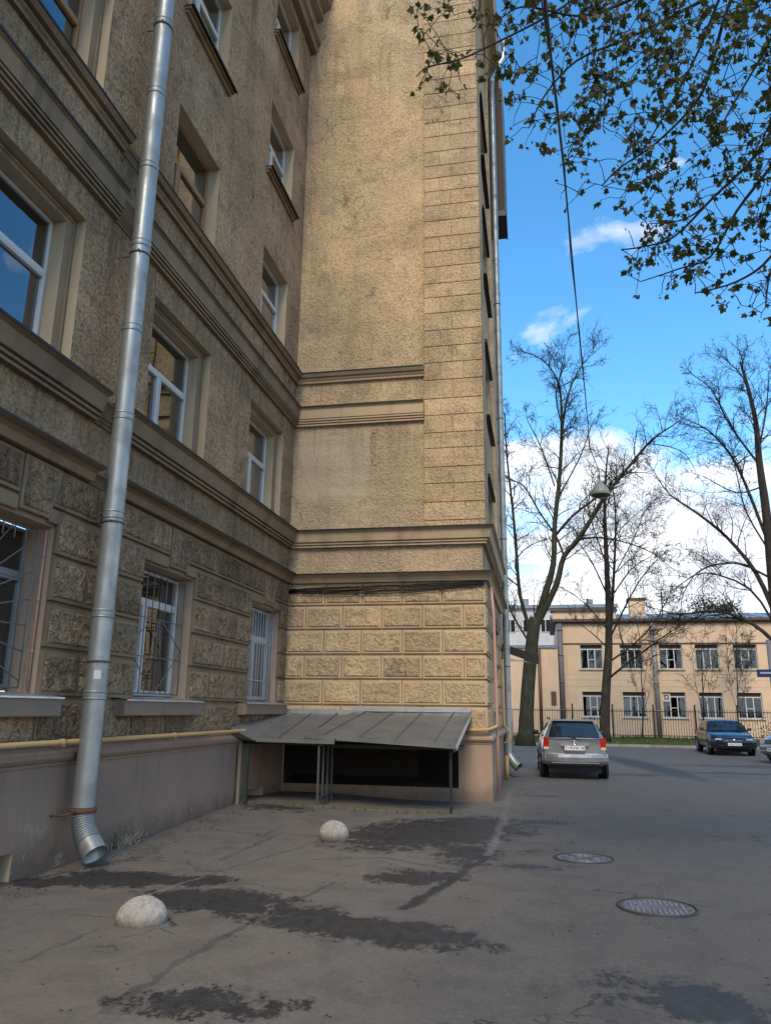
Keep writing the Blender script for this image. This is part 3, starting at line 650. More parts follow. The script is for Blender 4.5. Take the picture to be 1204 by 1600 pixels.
for (a,b,c,d,e) in fops:
    for (x0,y0),(x1,y1) in (((a,c),(a,d)),((a,d),(b,d)),((b,d),(b,c)),((b,c),(a,c))): g.face([(x0,y0,0),(x1,y1,0),(x1,y1,-e),(x0,y0,-e)])
g.box(1.35,1.36,-.2,8.0,-12,0); g.box(29.99,30,-.2,8,-12,0)
for v in (3.62,4.2,5.2): pass
g.build('wall',M_PEACH,school)
g=MB(PF); g.box(1.15,30.2,7.92,8.05,0,.18); g.box(1.05,30.3,8.05,8.22,-.1,.34); g.build('cornice',M_PEACHD,school)
g=MB(PF); g.box(1.36,30,6.46,6.53,0,.06); g.build('string_course',M_PEACHD,school)
for v in (3.5,3.95,4.35): 
    g=MB(PF); g.box(1.37,30,v,v+.03,0,.015); g.build('facade_groove_band',M_PEACH,school)
g=MB(PF); g.face([(1.0,8.22,.36),(30.3,8.22,.36),(30.3,9.3,-6),(1.0,9.3,-6)]); g.face([(1.0,8.22,-12),(30.3,8.22,-12),(30.3,9.3,-6),(1.0,9.3,-6)])
for i in range(26): u=1.5+i*1.15; g.tube([(u,8.25,.35),(u,9.31,-6)],.03,4)
rf=g.build('roof',M_BROOF,school)
g=MB(PF); c_=atY(994,950,61); g.box(c_.x-.55,c_.x+.55,8.4,c_.z+.55,-3.6,-2.6,0); g.box(c_.x-.68,c_.x+.68,c_.z+.55,c_.z+.72,-3.7,-2.5,1); g.build('chimney',[M_PEACH,M_PEACHD],rf,origin=(c_.x,61,8.4))
g=MB(PF); g.box(1.1,5.6,8.24,8.85,-1.2,-.2,0); g.box(.95,5.7,8.85,8.98,-1.3,-.05,1); g.build('parapet',[M_PEACH,M_PEACHD],school)
for (px,py0,py1) in ((918,935,957),(1035,925,966)):
    a=atY(px,py1,60); b=atY(px,py0,60); g=MB(); g.tube([a,(a.x,60,b.z)],.05,5)
    for q in range(4): z=b.z-.1-q*.25; g.tube([(a.x-.35+.05*q,60,z),(a.x+.35-.05*q,60,z)],.025,4)
    g.build('aerial',M_BAR,rf,origin=tuple(a))
def far_window(u,v0,v1,k):
    g=MB(PF); d1=-.16; d0=-.22; u1=u+1.55; f=.05
    g.box(u,u+f,v0,v1,d0,d1); g.box(u1-f,u1,v0,v1,d0,d1); g.box(u+f,u1-f,v0,v0+f,d0,d1); g.box(u+f,u1-f,v1-.34,v1-.26,d0,d1)
    for t in (.345,.655): x=u+1.55*t; g.box(x-.035,x+.035,v0+f,v1-.34,d0,d1-.003)
    if k%2==0: x=u+1.55*.5; g.box(u+1.55*.345+.045,u+1.55*.655-.045,v0+.62,v0+.67,d0,d1-.004)
    w_=g.build('window',M_PVC,school,origin=PF(u,v0,d1))
    xs=[u,u+1.55*.345,u+1.55*.655,u1]
    for a,b in zip(xs[:-1],xs[1:]):
        p=MB(PF); p.box(a+.02,b-.02,v0+.02,v1-.3,d0+.02,d0+.026); p.build('pane',M_GLASSF,w_,origin=PF(a,v0,d0))
    p=MB(PF); p.box(u+.01,u1-.01,v1-.26,v1-.005,d0+.01,d1-.01); p.build('blind_box',M_FARB,w_,origin=PF(u,v1-.2,d1))
    rm=MB(PF); D=-1.4
    rm.face([(u,v0,D),(u1,v0,D),(u1,v1,D),(u,v1,D)])
    for (x0,y0),(x1,y1) in (((u,v0),(u,v1)),((u,v1),(u1,v1)),((u1,v1),(u1,v0)),((u1,v0),(u,v0))): rm.face([(x0,y0,d0),(x1,y1,d0),(x1,y1,D),(x0,y0,D)])
    rm.build('room_interior',M_DARK,w_,origin=PF(u,v0,D))
    if k in (0,3,5,11):
        c=MB(PF); n=12
        pts=[(u+.05+1.45*i/n,-.34+.03*(i%2)) for i in range(n+1)]
        for (xa,da),(xb,db) in zip(pts[:-1],pts[1:]): c.face([(xa,v0,da),(xb,v0,db),(xb,v1-.3,db),(xa,v1-.3,da)])
        c.build('curtain',M_CURT if k%2 else M_CURTD,w_,origin=PF(u,v0,-.3))
    g=MB(PF); g.box(u-.12,u1+.12,v0-.09,v0,-.15,.10); g.build('window_sill',M_PVC if v0<3 else M_SILLC,school)
    return w_
M_FARB=mat('dark_brown_blind_box',(.05,.035,.028),.6)[0]
M_SILLC=mat('cream_sill_paint',(.5,.42,.3),.7)[0]
k=0
for (a,b,c,d,e) in fops:
    w_=far_window(a,c,d,k)
    if k==12:
        g=MB(PF); g.box(a+.03,a+.55,d-.62,d-.06,-.15,-.13,0); g.box(a+.14,a+.44,d-.50,d-.18,-.131,-.125,1); g.box(a+.22,a+.36,d-.42,d-.26,-.126,-.12,0)
        g.build('notice_board',[M_PVC,mat('dark_red_print',(.25,.03,.03),.6)[0]],w_,origin=PF(a,d-.6,-.1),label='white notice with a dark red square')
    k+=1
for (pxt,pyt,pxb,pyb,rr,nm) in ((873,972,880,1148,.2,'thick dark grey pipe'),(1018,972,1027,1146,.17,'pale grey pipe')):
    g=MB(); a=atY(pxt,pyt,57.7); g.tube([(a.x,57.75,0.1),(a.x,57.75,7.9)],rr,10)
    for z in (1.8,3.7,5.6,7.4): g.tube([(a.x,57.75,z),(a.x,57.75,z+.1)],rr+.03,10)
    g.build('downpipe',M_PIPEG if rr>.18 else mat('pale_pipe_paint',(.24,.22,.21),.5)[0],school)
g=MB(); g.box(-3.6,1.33,57.4,66,-.2,6.15,0); g.box(-3.7,1.3,57.3,66,6.15,6.35,1); 
annex=thing('peach_annex','lower plain peach annex left of the two-storey building','building',(-1,57.4,0))
g.build('wall',[M_PEACH,M_BROOF],annex)
g=MB(); a=atY(843,1060,57.3); g.tube([(a.x,57.3,.1),(a.x,57.3,6.1)],.12,8); g.build('downpipe',mat('brown_pipe_paint',(.14,.07,.045),.5)[0],annex)
g=MB(); g.box(.75,1.1,57.3,57.4,2.2,3.1); g.build('wall_box',M_PEACHD,annex)
pale=thing('pale_apartment_block','pale grey apartment block far behind the annex and trees','building',(2,96,0))
g=MB(); g.box(-7,9,96,108,0,13.9); g.build('wall',M_PALE,pale)
g=MB(); g.box(-7.4,9.4,95.6,108.4,13.9,14.3); g.box(-2,-1,98,99,14.3,15.4); g.box(6,6.8,98,99,14.3,15.2); g.build('roof',M_BROOF,pale)
for fz in (2,5,8,11):
    for i in range(7):
        x=-6+i*2.1; g=MB(); g.box(x,x+1.25,95.93,96.02,fz,fz+1.6,0); g.box(x+.1,x+.58,95.90,95.94,fz+.1,fz+1.5,1); g.box(x+.67,x+1.15,95.90,95.94,fz+.1,fz+1.5,1)
        g.build('window',[M_PVC,M_DARK],pale,origin=(x,96,fz))
# ------------------------------------------------------------------ railing along the verge
fence=thing('railing_fence','dark iron picket railing in front of the peach building','fence',(10,53,0))
g=MB()
x=-3.0
while x<27:
    g.box(x-.012,x+.012,52.99,53.01,.12,1.95); x+=.155
g.build('pickets',M_BAR,fence,kind='stuff')
for z in (.3,1.78): g=MB(); g.box(-3,27,52.97,53.03,z,z+.045); g.build('rail',M_BAR,fence)
for i in range(13):
    g=MB(); x=-3+i*2.5; g.box(x-.04,x+.04,52.95,53.05,-.1,2.15); g.lathe([(.055,0),(.05,.06),(.0,.1)],(x,53,2.15),6); g.build('post',M_BAR,fence,origin=(x,53,0))
# ------------------------------------------------------------------ drainpipes
M_RUSTY=mat('dull_brown_strap',(.10,.085,.07),.7,.2)[0]
def drainpipe(label,x,y,z0,z1,rad,rings,brk,top=None,group=None):
    t=thing('drainpipe',label,'drainpipe',(x,y,0)); 
    zs=[z0]+sorted(rings)+[z1]
    for i,(a,b) in enumerate(zip(zs[:-1],zs[1:])):
        lean=.006*math.sin(i*2.1)
        g=MB(); g.tube([(x,y,a-.03),(x,y,a+.02),(x,y,b)],[rad*.985,rad*.985,rad*1.0],20,cap=False)
        g.build('pipe_section',M_ZINC,t,origin=(x,y,a))
    for z in rings:
        g=MB(); 
        for dz in (-.045,.03):
            g.lathe([(rad,dz-.014),(rad+.010,dz-.007),(rad+.011,dz+.004),(rad,dz+.014)],(x,y,z),20)
        g.lathe([(rad+.003,-.03),(rad+.004,.02)],(x,y,z),20)
        g.build('joint_ring',M_ZINC,t,origin=(x,y,z))
    for z in brk:
        g=MB(); g.lathe([(rad+.006,-.012),(rad+.010,-.012),(rad+.010,.012),(rad+.006,.012)],(x,y,z),20); g.tube([(x-.05,y,z),(x-.25,y,z)],.009,6)
        g.tube([(x+rad*.5,y-rad*1.05,z),(x+rad*.5,y-rad*1.3,z)],.008,5); g.build('bracket',M_RUSTY,t,origin=(x,y,z))
    return t
LP=(-5.0,8.28)
t=drainpipe('thick galvanised drainpipe with corrugated elbow on the left wall',LP[0],LP[1],.62,20.0,.125,[1.83,2.76,3.95,5.22,6.43,7.66,8.86,10.07,11.27,12.5,13.7,14.9,16.1,17.3,18.5,19.5],[2.2,3.85,7.5,11.2,15])
# corrugated elbow
def elbow(t,p0,vec,rad,n,z0,z1,k=20,corr=True):
    path=[];rr=[]
    N_=n*4
    for i in range(N_+1):
        s=i/N_; a=s*R_(48); Lh=(z0-z1)/math.sin(R_(48))
        path.append((p0[0]+vec[0]*Lh*(1-math.cos(a)),p0[1]+vec[1]*Lh*(1-math.cos(a)),z0-Lh*math.sin(a)))
        rr.append(rad+(.013*math.cos(i*math.pi/2) if corr else 0))
    return path,rr
pth,rr=elbow(None,LP,(.93,-.36),.122,13,.62,.27)
g=MB(); g.tube(pth,rr,22,cap=False); o=g.build('corrugated_elbow',M_ZINC,t,origin=(LP[0],LP[1],.4))
e=Vector(pth[-1]); dr=(Vector(pth[-1])-Vector(pth[-3])).normalized()
g=MB(); g.tube([e-dr*.01,e+dr*.10,e+dr*.165],[.128,.130,.135],22,cap=False); g.tube([e+dr*.165,e+dr*.16,e-dr*.02],[.135,.126,.115],22,cap=False)
g.build('spout',M_ZINC,t,origin=tuple(e)); g=MB(); g.tube([e-dr*.04,e-dr*.035],.118,16); g.build('spout_shadow_gap',M_DARK,t,origin=tuple(e)) if False else None
g=MB(); g.lathe([(.128,-.03),(.145,-.02),(.145,.02),(.128,.03)],(LP[0],LP[1],.585),20); g.tube([(-5.0,8.13,.585),(-5.05,8.02,.56),(-5.2,7.98,.55)],.012,6); g.build('rusty_clamp',mat('rusty_iron',(.11,.055,.035),.85)[0],t,origin=(LP[0],LP[1],.58))
g=MB(); g.cham(-.04,.04,-.06,.06,0,.004,.001); 
stk=MB(T=lambda a,b,c:(LP[0]+(.128+c)*math.cos(-1.0+a/.126),LP[1]+(.128+c)*math.sin(-1.0+a/.126),2.05+b))
for i in range(5): stk.face([(-.04+i*.016,-.05,0),(-.04+(i+1)*.016,-.05,0),(-.04+(i+1)*.016,.05,0),(-.04+i*.016,.05,0)])
stk.build('sticker',M_PVC,t,origin=(LP[0],LP[1],2.05),label='small white sticker')
RP=(-.88,22.0)
rg=[1.76,2.3,3.45,4.74,5.95,7.08,8.32,9.47,10.76,11.9,13.1,14.35,15.57,16.73,17.88,19.1,20.3,21.4]
t=drainpipe('tall slim galvanised drainpipe at the far corner of the building',RP[0],RP[1],.6,22.3,.095,rg,[2.9,6.5,10.2,14,17.9])
g=MB(); g.tube([(RP[0],RP[1],1.75),(RP[0],RP[1],.6)],.125,18,cap=False); g.tube([(RP[0],RP[1],.6),(RP[0]+.03,RP[1]-.02,.5),(RP[0]+.16,RP[1]-.1,.33),(RP[0]+.26,RP[1]-.16,.26)],[.125,.125,.12,.13],16,cap=False); g.build('lower_sleeve',M_ZINC,t,origin=(RP[0],RP[1],.3))
g=MB(); g.tube([(RP[0],RP[1],22.3),(RP[0],RP[1],22.5),(RP[0]+.42,RP[1],23.3),(RP[0]+.46,RP[1],24.0)],.095,14); g.build('top_bend',M_FLASHL,t,origin=(RP[0],RP[1],22.3))
# gas pipes
t=thing('gas_pipe','ochre gas pipe running along the top of the long wall plinth','pipe',(-5.13,4,1.3))
g=MB(); g.tube([(-5.10,-6,1.315),(-5.10,13.55,1.315),(-5.10,13.75,1.30),(-5.10,13.95,1.30)],.032,10); g.build('pipe_run',M_GAS,t)
for y in (-3,1,5,7.9,10.6,13.3): g=MB(); g.box(-5.2,-5.07,y-.02,y+.02,1.27,1.285); g.tube([(-5.1,y-.04,1.315),(-5.1,y+.04,1.315)],.04,8); g.build('pipe_clip',M_GAS,t,origin=(-5.1,y,1.3))
g=MB(); g.tube([(-5.10,13.2,1.315),(-5.05,13.2,1.26),(-5.05,13.32,1.23)],.03,8); g.build('valve_stub',M_GAS,t,origin=(-5.1,13.2,1.3))
t=thing('gas_pipe','ochre and pink gas pipe turning the outer corner beside the sheet-metal canopy','pipe',(-.9,15.7,1.3))
g=MB(); g.tube([(-2.4,15.74,1.335),(-1.2,15.74,1.335),(-1.02,15.74,1.35),(-.88,15.82,1.40),(-.86,15.95,1.44)],.032,10); g.build('pipe_run',M_GAS,t)
g=MB(); g.tube([(-.86,16.02,.15),(-.86,16.0,1.6),(-.88,16.0,3.6),(-.92,16.0,4.2)],.030,10); g.build('riser',M_PINK,t)
t=thing('gas_pipe','thin yellow gas pipe with a kink beside the far drainpipe','pipe',(-.86,20.6,1.0))
g=MB(); g.tube([(-.92,20.4,3.0),(-.92,20.4,1.35),(-.78,20.4,1.2),(-.78,20.4,1.0),(-.95,20.4,.92)],.026,8); g.tube([(-.9,21.0,.05),(-.9,21.0,.6)],.05,8); g.build('pipe_run',M_GAS,t)
# ------------------------------------------------------------------ basement canopy
can=thing('basement_canopy','grey standing-seam sheet metal canopy over the basement entrance in the corner','canopy',(-3.3,14.9,.08))
def sheet(name,quad,seams,lip=.05,th=.012):
    """quad: back-left, back-right, front-right, front-left 3D; seams as fractions"""
    bl,br,fr_,fl=[Vector(q) for q in quad]
    N=(br-bl).cross(fl-bl).normalized()
    if N.z<0: N=-N
    par=None
    fr=[0]+seams+[1]
    for a,b in zip(fr[:-1],fr[1:]):
        p=[bl.lerp(br,a),bl.lerp(br,b),fl.lerp(fr_,b),fl.lerp(fr_,a)]
        g=MB(); n=6
        # slightly dished tray between the seams
        for i in range(n):
            for j in range(3):
                def pt(s,q):
                    base=p[0].lerp(p[1],s).lerp(p[3].lerp(p[2],s),q); return tuple(base+N*(-.006*math.sin(s*math.pi)+.004*math.sin(s*5+a*20)*math.sin(q*4+a*9)))
                g.face([pt(i/n,j/3),pt((i+1)/n,j/3),pt((i+1)/n,(j+1)/3),pt(i/n,(j+1)/3)],0,True)
        g.face([p[3],p[2],p[2]-Vector((0,0,lip)),p[3]-Vector((0,0,lip))])
        q=[v-N*th for v in p]; g.face(q[::-1])
        g.build(name,M_ROOF,can,origin=tuple(p[0]))
    for a in seams+[1]:
        p0=bl.lerp(br,a); p1=fl.lerp(fr_,a); side=(br-bl).normalized()*.006; g=MB()
        i=[g.pt(v) for v in (p0-side,p0+side,p1+side,p1-side,p0-side+N*.03,p0+side+N*.03,p1+side+N*.03,p1-side+N*.03)]
        for qd in ((4,5,6,7),(0,1,5,4),(1,2,6,5),(2,3,7,6),(3,0,4,7)): g.idx([i[z] for z in qd])
        g.build('standing_seam',M_ROOF,can,origin=tuple(p0))
sheet('roof_sheet',((-5.08,15.84,1.60),(-3.45,15.84,1.625),(-3.50,13.42,1.175),(-4.87,13.32,1.195)),[.28,.62],.06)
sheet('roof_sheet',((-3.75,15.84,1.655),(-1.36,15.84,1.67),(-1.45,13.72,1.135),(-4.02,13.45,1.275)),[.12,.36,.6,.86],.07)
g=MB(); g.face([(-5.19,15.8,1.66),(-5.08,15.84,1.602),(-4.87,13.32,1.197),(-5.19,12.85,1.365)]); g.face([(-5.19,12.85,1.365),(-4.87,13.32,1.197),(-4.87,13.32,1.14),(-5.19,13.02,1.22)]); g.build('hip_sheet',M_ROOF,can)
g=MB(); g.box(-5.2,-3.5,15.80,15.875,1.60,1.69); g.box(-3.74,-1.36,15.79,15.87,1.665,1.745); g.build('wall_flashing',M_FLASHL,can)
g=MB(); g.face([(-1.36,15.84,1.672),(-1.34,15.84,1.60),(-1.43,13.71,1.035),(-1.45,13.71,1.137)]); g.build('edge_flashing',M_FLASHL,can)
M_WOODP=smooth('weathered_wood_post',(.26,.22,.16),(.22,.19,.14),(.13,.11,.09))
g=MB(); g.box(-5.18,-3.7,13.42,13.47,1.09,1.14); g.box(-3.7,-1.5,13.78,13.83,1.04,1.10); g.box(-5.15,-1.5,14.9,14.95,1.25,1.30); g.box(-1.56,-1.5,13.85,15.8,1.0,1.05); g.build('frame_rail',M_BAR,can)
for x,y,m_,rr_,zt in ((-5.16,13.32,M_WOODP,.026,1.12),(-5.04,13.36,mat('green_iron_paint',(.035,.045,.035),.6)[0],.03,1.1),(-1.56,13.95,M_BAR,.022,1.04)):
    g=MB(); g.box(x-rr_,x+rr_,y-rr_,y+rr_,-.02,zt); g.build('post',m_,can,origin=(x,y,0),label='pale wooden post' if m_ is M_WOODP else None)
for i in range(4):
    y=13.47+i*.30; g=MB(); g.box(-3.80,-3.765,y-.018,y+.018,-.02,1.2); g.build('gate_bar',mat('grey_iron_paint',(.07,.072,.075),.5)[0] if i==0 else bpy.data.materials['grey_iron_paint'],can,origin=(-3.78,y,0))
g=MB(); g.box(-3.8,-3.765,13.47,14.40,.22,.25); g.box(-3.8,-3.765,13.47,14.40,1.08,1.11); g.build('gate_rail',bpy.data.materials['grey_iron_paint'],can)
# low mossy kerb
M_KERBD=smooth('dirty_concrete_kerb',(.12,.115,.085),(.09,.09,.065),(.05,.05,.04))
g=MB(); N_=22
prv=None
rng=random.Random(4)
for i in range(N_):
    a=-5.25+i*(3.85/N_); b=a+3.85/N_; h_=.055+.02*rng.random(); yy=13.42+max(0,(a+3.9))*.22; g.cham(a,b-.004,yy+.02*rng.random(),yy+.14,.0,gz(a,yy)+h_*.6,.012)
g.build('broken_kerb',M_KERBD,kind='structure')
# ------------------------------------------------------------------ cable bundle under the string course
t=thing('cable_bundle','bundle of black cables sagging under the end wall string course','cable',(-3.1,15.85,4.2))
for i in range(6):
    g=MB(); rn=random.Random(i); pts=[]
    for k in range(17):
        s=k/16; x=-5.24+s*4.2; z=4.30-.015*i-.13*math.sin(s*math.pi)*(.3+.14*i)-.02*rn.random()-(.10*(1-s)**3)
        pts.append((x,15.86-.012*(i%3),z))
    g.tube(pts,.011,5); g.build('cable',M_CABLE,t,origin=pts[0])
# awning on the side wall
t=thing('entrance_awning','dark flat entrance awning sticking out past the far drainpipe','awning',(-.5,23.4,3.4))
g=MB(); g.face([(-1.05,23.2,3.60),(-.02,23.2,3.24),(-.02,24.2,3.24),(-1.05,24.2,3.60)]); g.face([(-1.05,23.2,3.5),(-.02,23.2,3.14),(-.02,24.2,3.14),(-1.05,24.2,3.5)]); g.face([(-1.05,23.19,3.62),(.0,23.19,3.30),(.0,23.19,3.02),(-1.05,23.19,3.40)]); g.face([(-.02,23.2,3.24),(-.02,24.2,3.24),(-.02,24.2,3.06),(-.02,23.2,3.06)])
g.build('roof_panel',M_BAR,t); g=MB(); g.tube([(-1.05,23.25,3.22),(-.05,23.25,3.06)],.02,6); g.tube([(-1.05,23.25,3.12),(-.5,23.25,3.14)],.02,6); g.build('bracket',M_BARL,t)
# ------------------------------------------------------------------ bollards and manholes
M_CONC=stucco('weathered_concrete',(.40,.37,.32),(.34,.315,.275),(.19,.17,.145),gs=30,bs=.6,bd=.012,stain=.9,world=False)
def _grime():
    nt=M_CONC.node_tree; b=nt.nodes['Principled BSDF']; g=G(nt,False); src=b.inputs['Base Color'].links[0].from_socket
    x,y,z=g.xyz(); k=g.m('SUBTRACT',1.0,g.rng(g.m('ADD',z,g.m('MULTIPLY',g.m('SUBTRACT',g.noise(14,5,.7),.5),.12)),.0,.09))
    chip=g.rng(g.noise(9,6,.75),.60,.66)
    c=g.mix(g.m('MULTIPLY',k,.75),src,(.07,.062,.052)); c=g.mix(g.m('MULTIPLY',chip,.6),c,(.15,.135,.115)); g.L(c,b.inputs['Base Color'])
_grime()
def bollard(label,x,y,rad,hh,seed,dent):
    rn=random.Random(seed); g=MB(); k=36; n=12; rows=[]
    for i in range(n+1):
        a=math.pi/2*i/n; row=[]
        for j in range(k):
            b=2*math.pi*j/k; e=1+.012*math.sin(3*b+seed)+.012*math.sin(7*a+5*b)+rn.uniform(-.006,.006)
            fl=max(0,(math.cos(b-dent)-.55))*.22*math.cos(a)          # a worn face
            row.append((x+rad*e*(1-fl)*math.cos(a)*math.cos(b),y+rad*e*(1-fl)*math.cos(a)*math.sin(b),gz(x,y)-.02+.05*min(1,i)+hh*e*math.sin(a)))
        rows.append([g.pt(p) for p in row])
    for i in range(n):
        for j in range(k): jj=(j+1)%k; g.idx((rows[i][j],rows[i][jj],rows[i+1][jj],rows[i+1][j]),0,True)
    o=g.build('hemisphere_bollard',M_CONC,None,origin=(x,y,gz(x,y)),label=label,cat='bollard',group='concrete hemisphere bollards')
    return o
bollard('larger pale concrete half-sphere bollard nearer the camera',-3.25,6.42,.205,.165,3,2.6)
bollard('smaller speckled concrete half-sphere bollard in front of the canopy',-2.84,10.95,.213,.185,8,3.1)
M_IRON=zinc('worn_manhole_iron',(.17,.165,.175),(.07,.068,.066),.5,.5,4)
M_IRING=mat('dark_manhole_ring',(.045,.042,.04),.6,.4)[0]
def manhole(label,x,y,rad,studs):
    t=thing('manhole_cover',label,'manhole',(x,y,0),'round manhole covers'); z=gz(x,y)
    g=MB(); g.lathe([(rad*1.14,z-.01),(rad*1.13,z+.010),(rad*1.04,z+.014),(rad*1.03,z-.01)],(x,y,0),40); g.build('frame_ring',M_IRING,t)
    g=MB(); g.lathe([(rad*1.005,z-.01),(rad*1.0,z+.008),(rad*.93,z+.011),(rad*.92,z+.005),(0.001,z+.006)],(x,y,0),40)
    if studs:
        n=int(rad/.045)
        for i in range(-n,n+1):
            for j in range(-n,n+1):
                px,py=i*.045,j*.045
                if px*px+py*py<(rad*.86)**2 and not(abs(j)<2 and abs(i)<5): g.cham(x+px-.015,x+px+.015,y+py-.015,y+py+.015,z+.004,z+.013,.003)
    else:
        for rr_ in (.3,.55,.78): g.lathe([(rad*(rr_-.04),z+.004),(rad*(rr_-.03),z+.012),(rad*(rr_+.03),z+.012),(rad*(rr_+.04),z+.004)],(x,y,0),32)
        for a in range(8): 
            c,s=math.cos(a*math.pi/4),math.sin(a*math.pi/4); g.tube([(x+c*rad*.1,y+s*rad*.1,z+.008),(x+c*rad*.85,y+s*rad*.85,z+.008)],.010,4)
    g.build('lid',M_IRON,t)
manhole('nearer round iron manhole cover with rows of studs',.96,7.92,.315,True)
manhole('farther round iron manhole cover with worn ribs',.44,10.25,.315,False)
# ------------------------------------------------------------------ cars
def paint(name,c,rough=.28,metal=.6):
    m,nt,b=mat(name,c,rough,metal); b.inputs['Coat Weight'].default_value=.6; b.inputs['Coat Roughness'].default_value=.06
    g=G(nt,False); n=g.noise(2.5,5); g.L(g.rng(n,.3,.7,rough-.04,rough+.12),b.inputs['Roughness']); return m
M_SILVER=paint('silver_car_paint',(.25,.255,.26)); M_BLACKC=paint('black_car_paint',(.012,.016,.024),.15,.2); M_GREYC=paint('grey_car_paint',(.16,.17,.17))
M_TYRE=mat('tyre_rubber',(.015,.015,.015),.85)[0]; M_RIM=mat('alloy_rim',(.35,.35,.36),.35,.8)[0]
M_PLAS=mat('black_plastic',(.02,.02,.021),.55)[0]; M_CHROME=mat('chrome_trim',(.65,.66,.67),.15,1)[0]
M_RED=mat('red_lamp_lens',(.32,.012,.012),.15)[0]; M_LENS=mat('clear_lamp_lens',(.55,.58,.6),.1,.3)[0]; M_AMBER=mat('pale_lamp_lens',(.55,.42,.30),.15)[0]
M_CGLASS=mat('tinted_car_glass',(.012,.016,.022),.04,0,.9)[0]
M_PLATE=mat('plate_white',(.62,.62,.60),.5)[0]; M_TXT=mat('plate_black',(.02,.02,.02),.6)[0]
def interp(tab,y):
    if y<=tab[0][0]: return tab[0][1]
    for (a,va),(b,vb) in zip(tab[:-1],tab[1:]):
        if y<=b: 
            t=(y-a)/(b-a); return va+(vb-va)*t
    return tab[-1][1]
def car(label,loc,rot,paintm,L,W,Ht,zb,cab,wtab,htab,wheels,plate,group=None,rails=False,kind='wagon',wr=.315,zlow=.26,tap=.17):
    root=thing('parked_car',label,'car',(0,0,0),group)
    w=W/2; g=MB()
    ys=sorted(set([0,.04,.12,.25]+[i*.2 for i in range(2,int(L/.2))]+[L-.25,L-.12,L-.04,L])); ys=[y for y in ys if 0<=y<=L]
    def ring(y):
        f=interp(wtab,y); x=w*f; z=interp(htab,y); zl=zlow+(.08 if y<.1 or y>L-.1 else 0)
        bow=.07*(1 if y<.3 else -1 if y>L-.3 else 0)
        pts=[(0,zl),(x*.86,zl),(x*.955,zl+.05),(x*.99,max(.42,zl+.10)),(x,.58),(x*.99,.74),(x*.965,z-.10),(x*.925,z-.03),(x*.80,z),(0,z+.02)]
        return [(px,y+bow*(px/w)**2,pz) for px,pz in pts]
    rows=[]
    for y in ys:
        rr=ring(y); full=rr+[(-a,b,c) for a,b,c in rr[-2:0:-1]]; rows.append([g.pt(p) for p in full])
    n=len(rows[0])
    for A,B in zip(rows[:-1],rows[1:]):
        for j in range(n): jj=(j+1)%n; g.idx((A[j],A[jj],B[jj],B[j]),0,True)
    g.idx(rows[0][::-1]); g.idx(rows[-1])
    body=g.build('body',paintm,root)
    # cabin
    yb,yt,ft,fb=cab; g=MB(); zt=Ht
    def hh(y): return interp([(yb,0),(yt,.95),(yt+.25,1),(ft-.3,1),(ft,.95),(fb,0)],y)
    def cring(y):
        h=hh(y); top=zb+(zt-zb)*h; f=interp(wtab,y)
        x0=w*f*.93; x1=w*f*(.93-tap*h); zm=zb+(top-zb)*.78
        bow=.10*(1-min(1,(y-yb)/.5)) if y<(yb+fb)/2 else -.22*(1-min(1,max(0,(fb-y))/.9))
        pts=[(x0,zb-.04),(x0-(x0-x1)*.15,zb+(top-zb)*.2),(x1+.02*h,zm),(x1-.06*h,top-.03*h),(x1*.6,top),(0,top+.012)]
        return [(px,y+bow*(px/w)**2,pz) for px,pz in pts]
    cy_=sorted(set([yb,yb+.06,(yb+yt)/2,yt,yt+.12,yt+.25]+[yt+.25+(ft-.3-yt-.25)*i/5 for i in range(6)]+[ft,ft+(fb-ft)*.33,ft+(fb-ft)*.66,fb]))
    rows=[]
    for y in cy_:
        rr=cring(y); full=rr+[(-a,b,c) for a,b,c in rr[-2::-1]]; rows.append([g.pt(p) for p in full])
    n=len(rows[0])
    for A,B in zip(rows[:-1],rows[1:]):
        for j in range(n-1): g.idx((A[j],A[j+1],B[j+1],B[j]),0,True)
    g.build('cabin',paintm,root)
    def glassend(name,ya,yc,rear):
        g=MB(); N1=8
        def P(s,q):   # s -1..1 across, q 0..1 up
            y=ya+(yc-ya)*(.06+.86*q); h=hh(y); top=zb+(zt-zb)*h; f=interp(wtab,y); x=(w*f*(.93-tap*h)-.075)*s
            bow=(.10*(1-min(1,(y-yb)/.5)) if rear else -.22*(1-min(1,max(0,(fb-y))/.9)))
            e=.014; return (x,y+bow*(x/w)**2+(-e if rear else e),top+.012*(1-s*s)+.010)
        for i in range(N1):
            for j in range(3): g.face([P(-1+2*i/N1,j/3),P(-1+2*(i+1)/N1,j/3),P(-1+2*(i+1)/N1,(j+1)/3),P(-1+2*i/N1,(j+1)/3)],0,True)
        return g.build(name,M_CGLASS,root)
    glassend('rear_window',yb,yt,True); glassend('windscreen',fb,ft,False)
    mid=(yt+ft)/2+.15
    for s in (-1,1):
        for (a,b) in ((yt-.12,mid-.55),(mid-.48,mid+.22),(mid+.29,ft+.42)):
            g=MB(); m_=5; 
            def Q(y,q):
                h=hh(y); top=zb+(zt-zb)*h; f=interp(wtab,y); x0=w*f*.93; x1=w*f*(.93-tap*h); z0=zb+.02; zm=zb+(top-zb)*.80
                z=z0+(zm-z0)*q; k=(z-zb)/(max(.01,(top-zb)*.78)); return (s*(x0-(x0-x1-.02*h)*min(1,max(0,k))+.010),y,max(z,z0))
            for i in range(m_):
                ya,yc=a+(b-a)*i/m_,a+(b-a)*(i+1)/m_; g.face([Q(ya,0),Q(yc,0),Q(yc,1),Q(ya,1)],0,True)
            g.build('side_window',M_CGLASS,root)
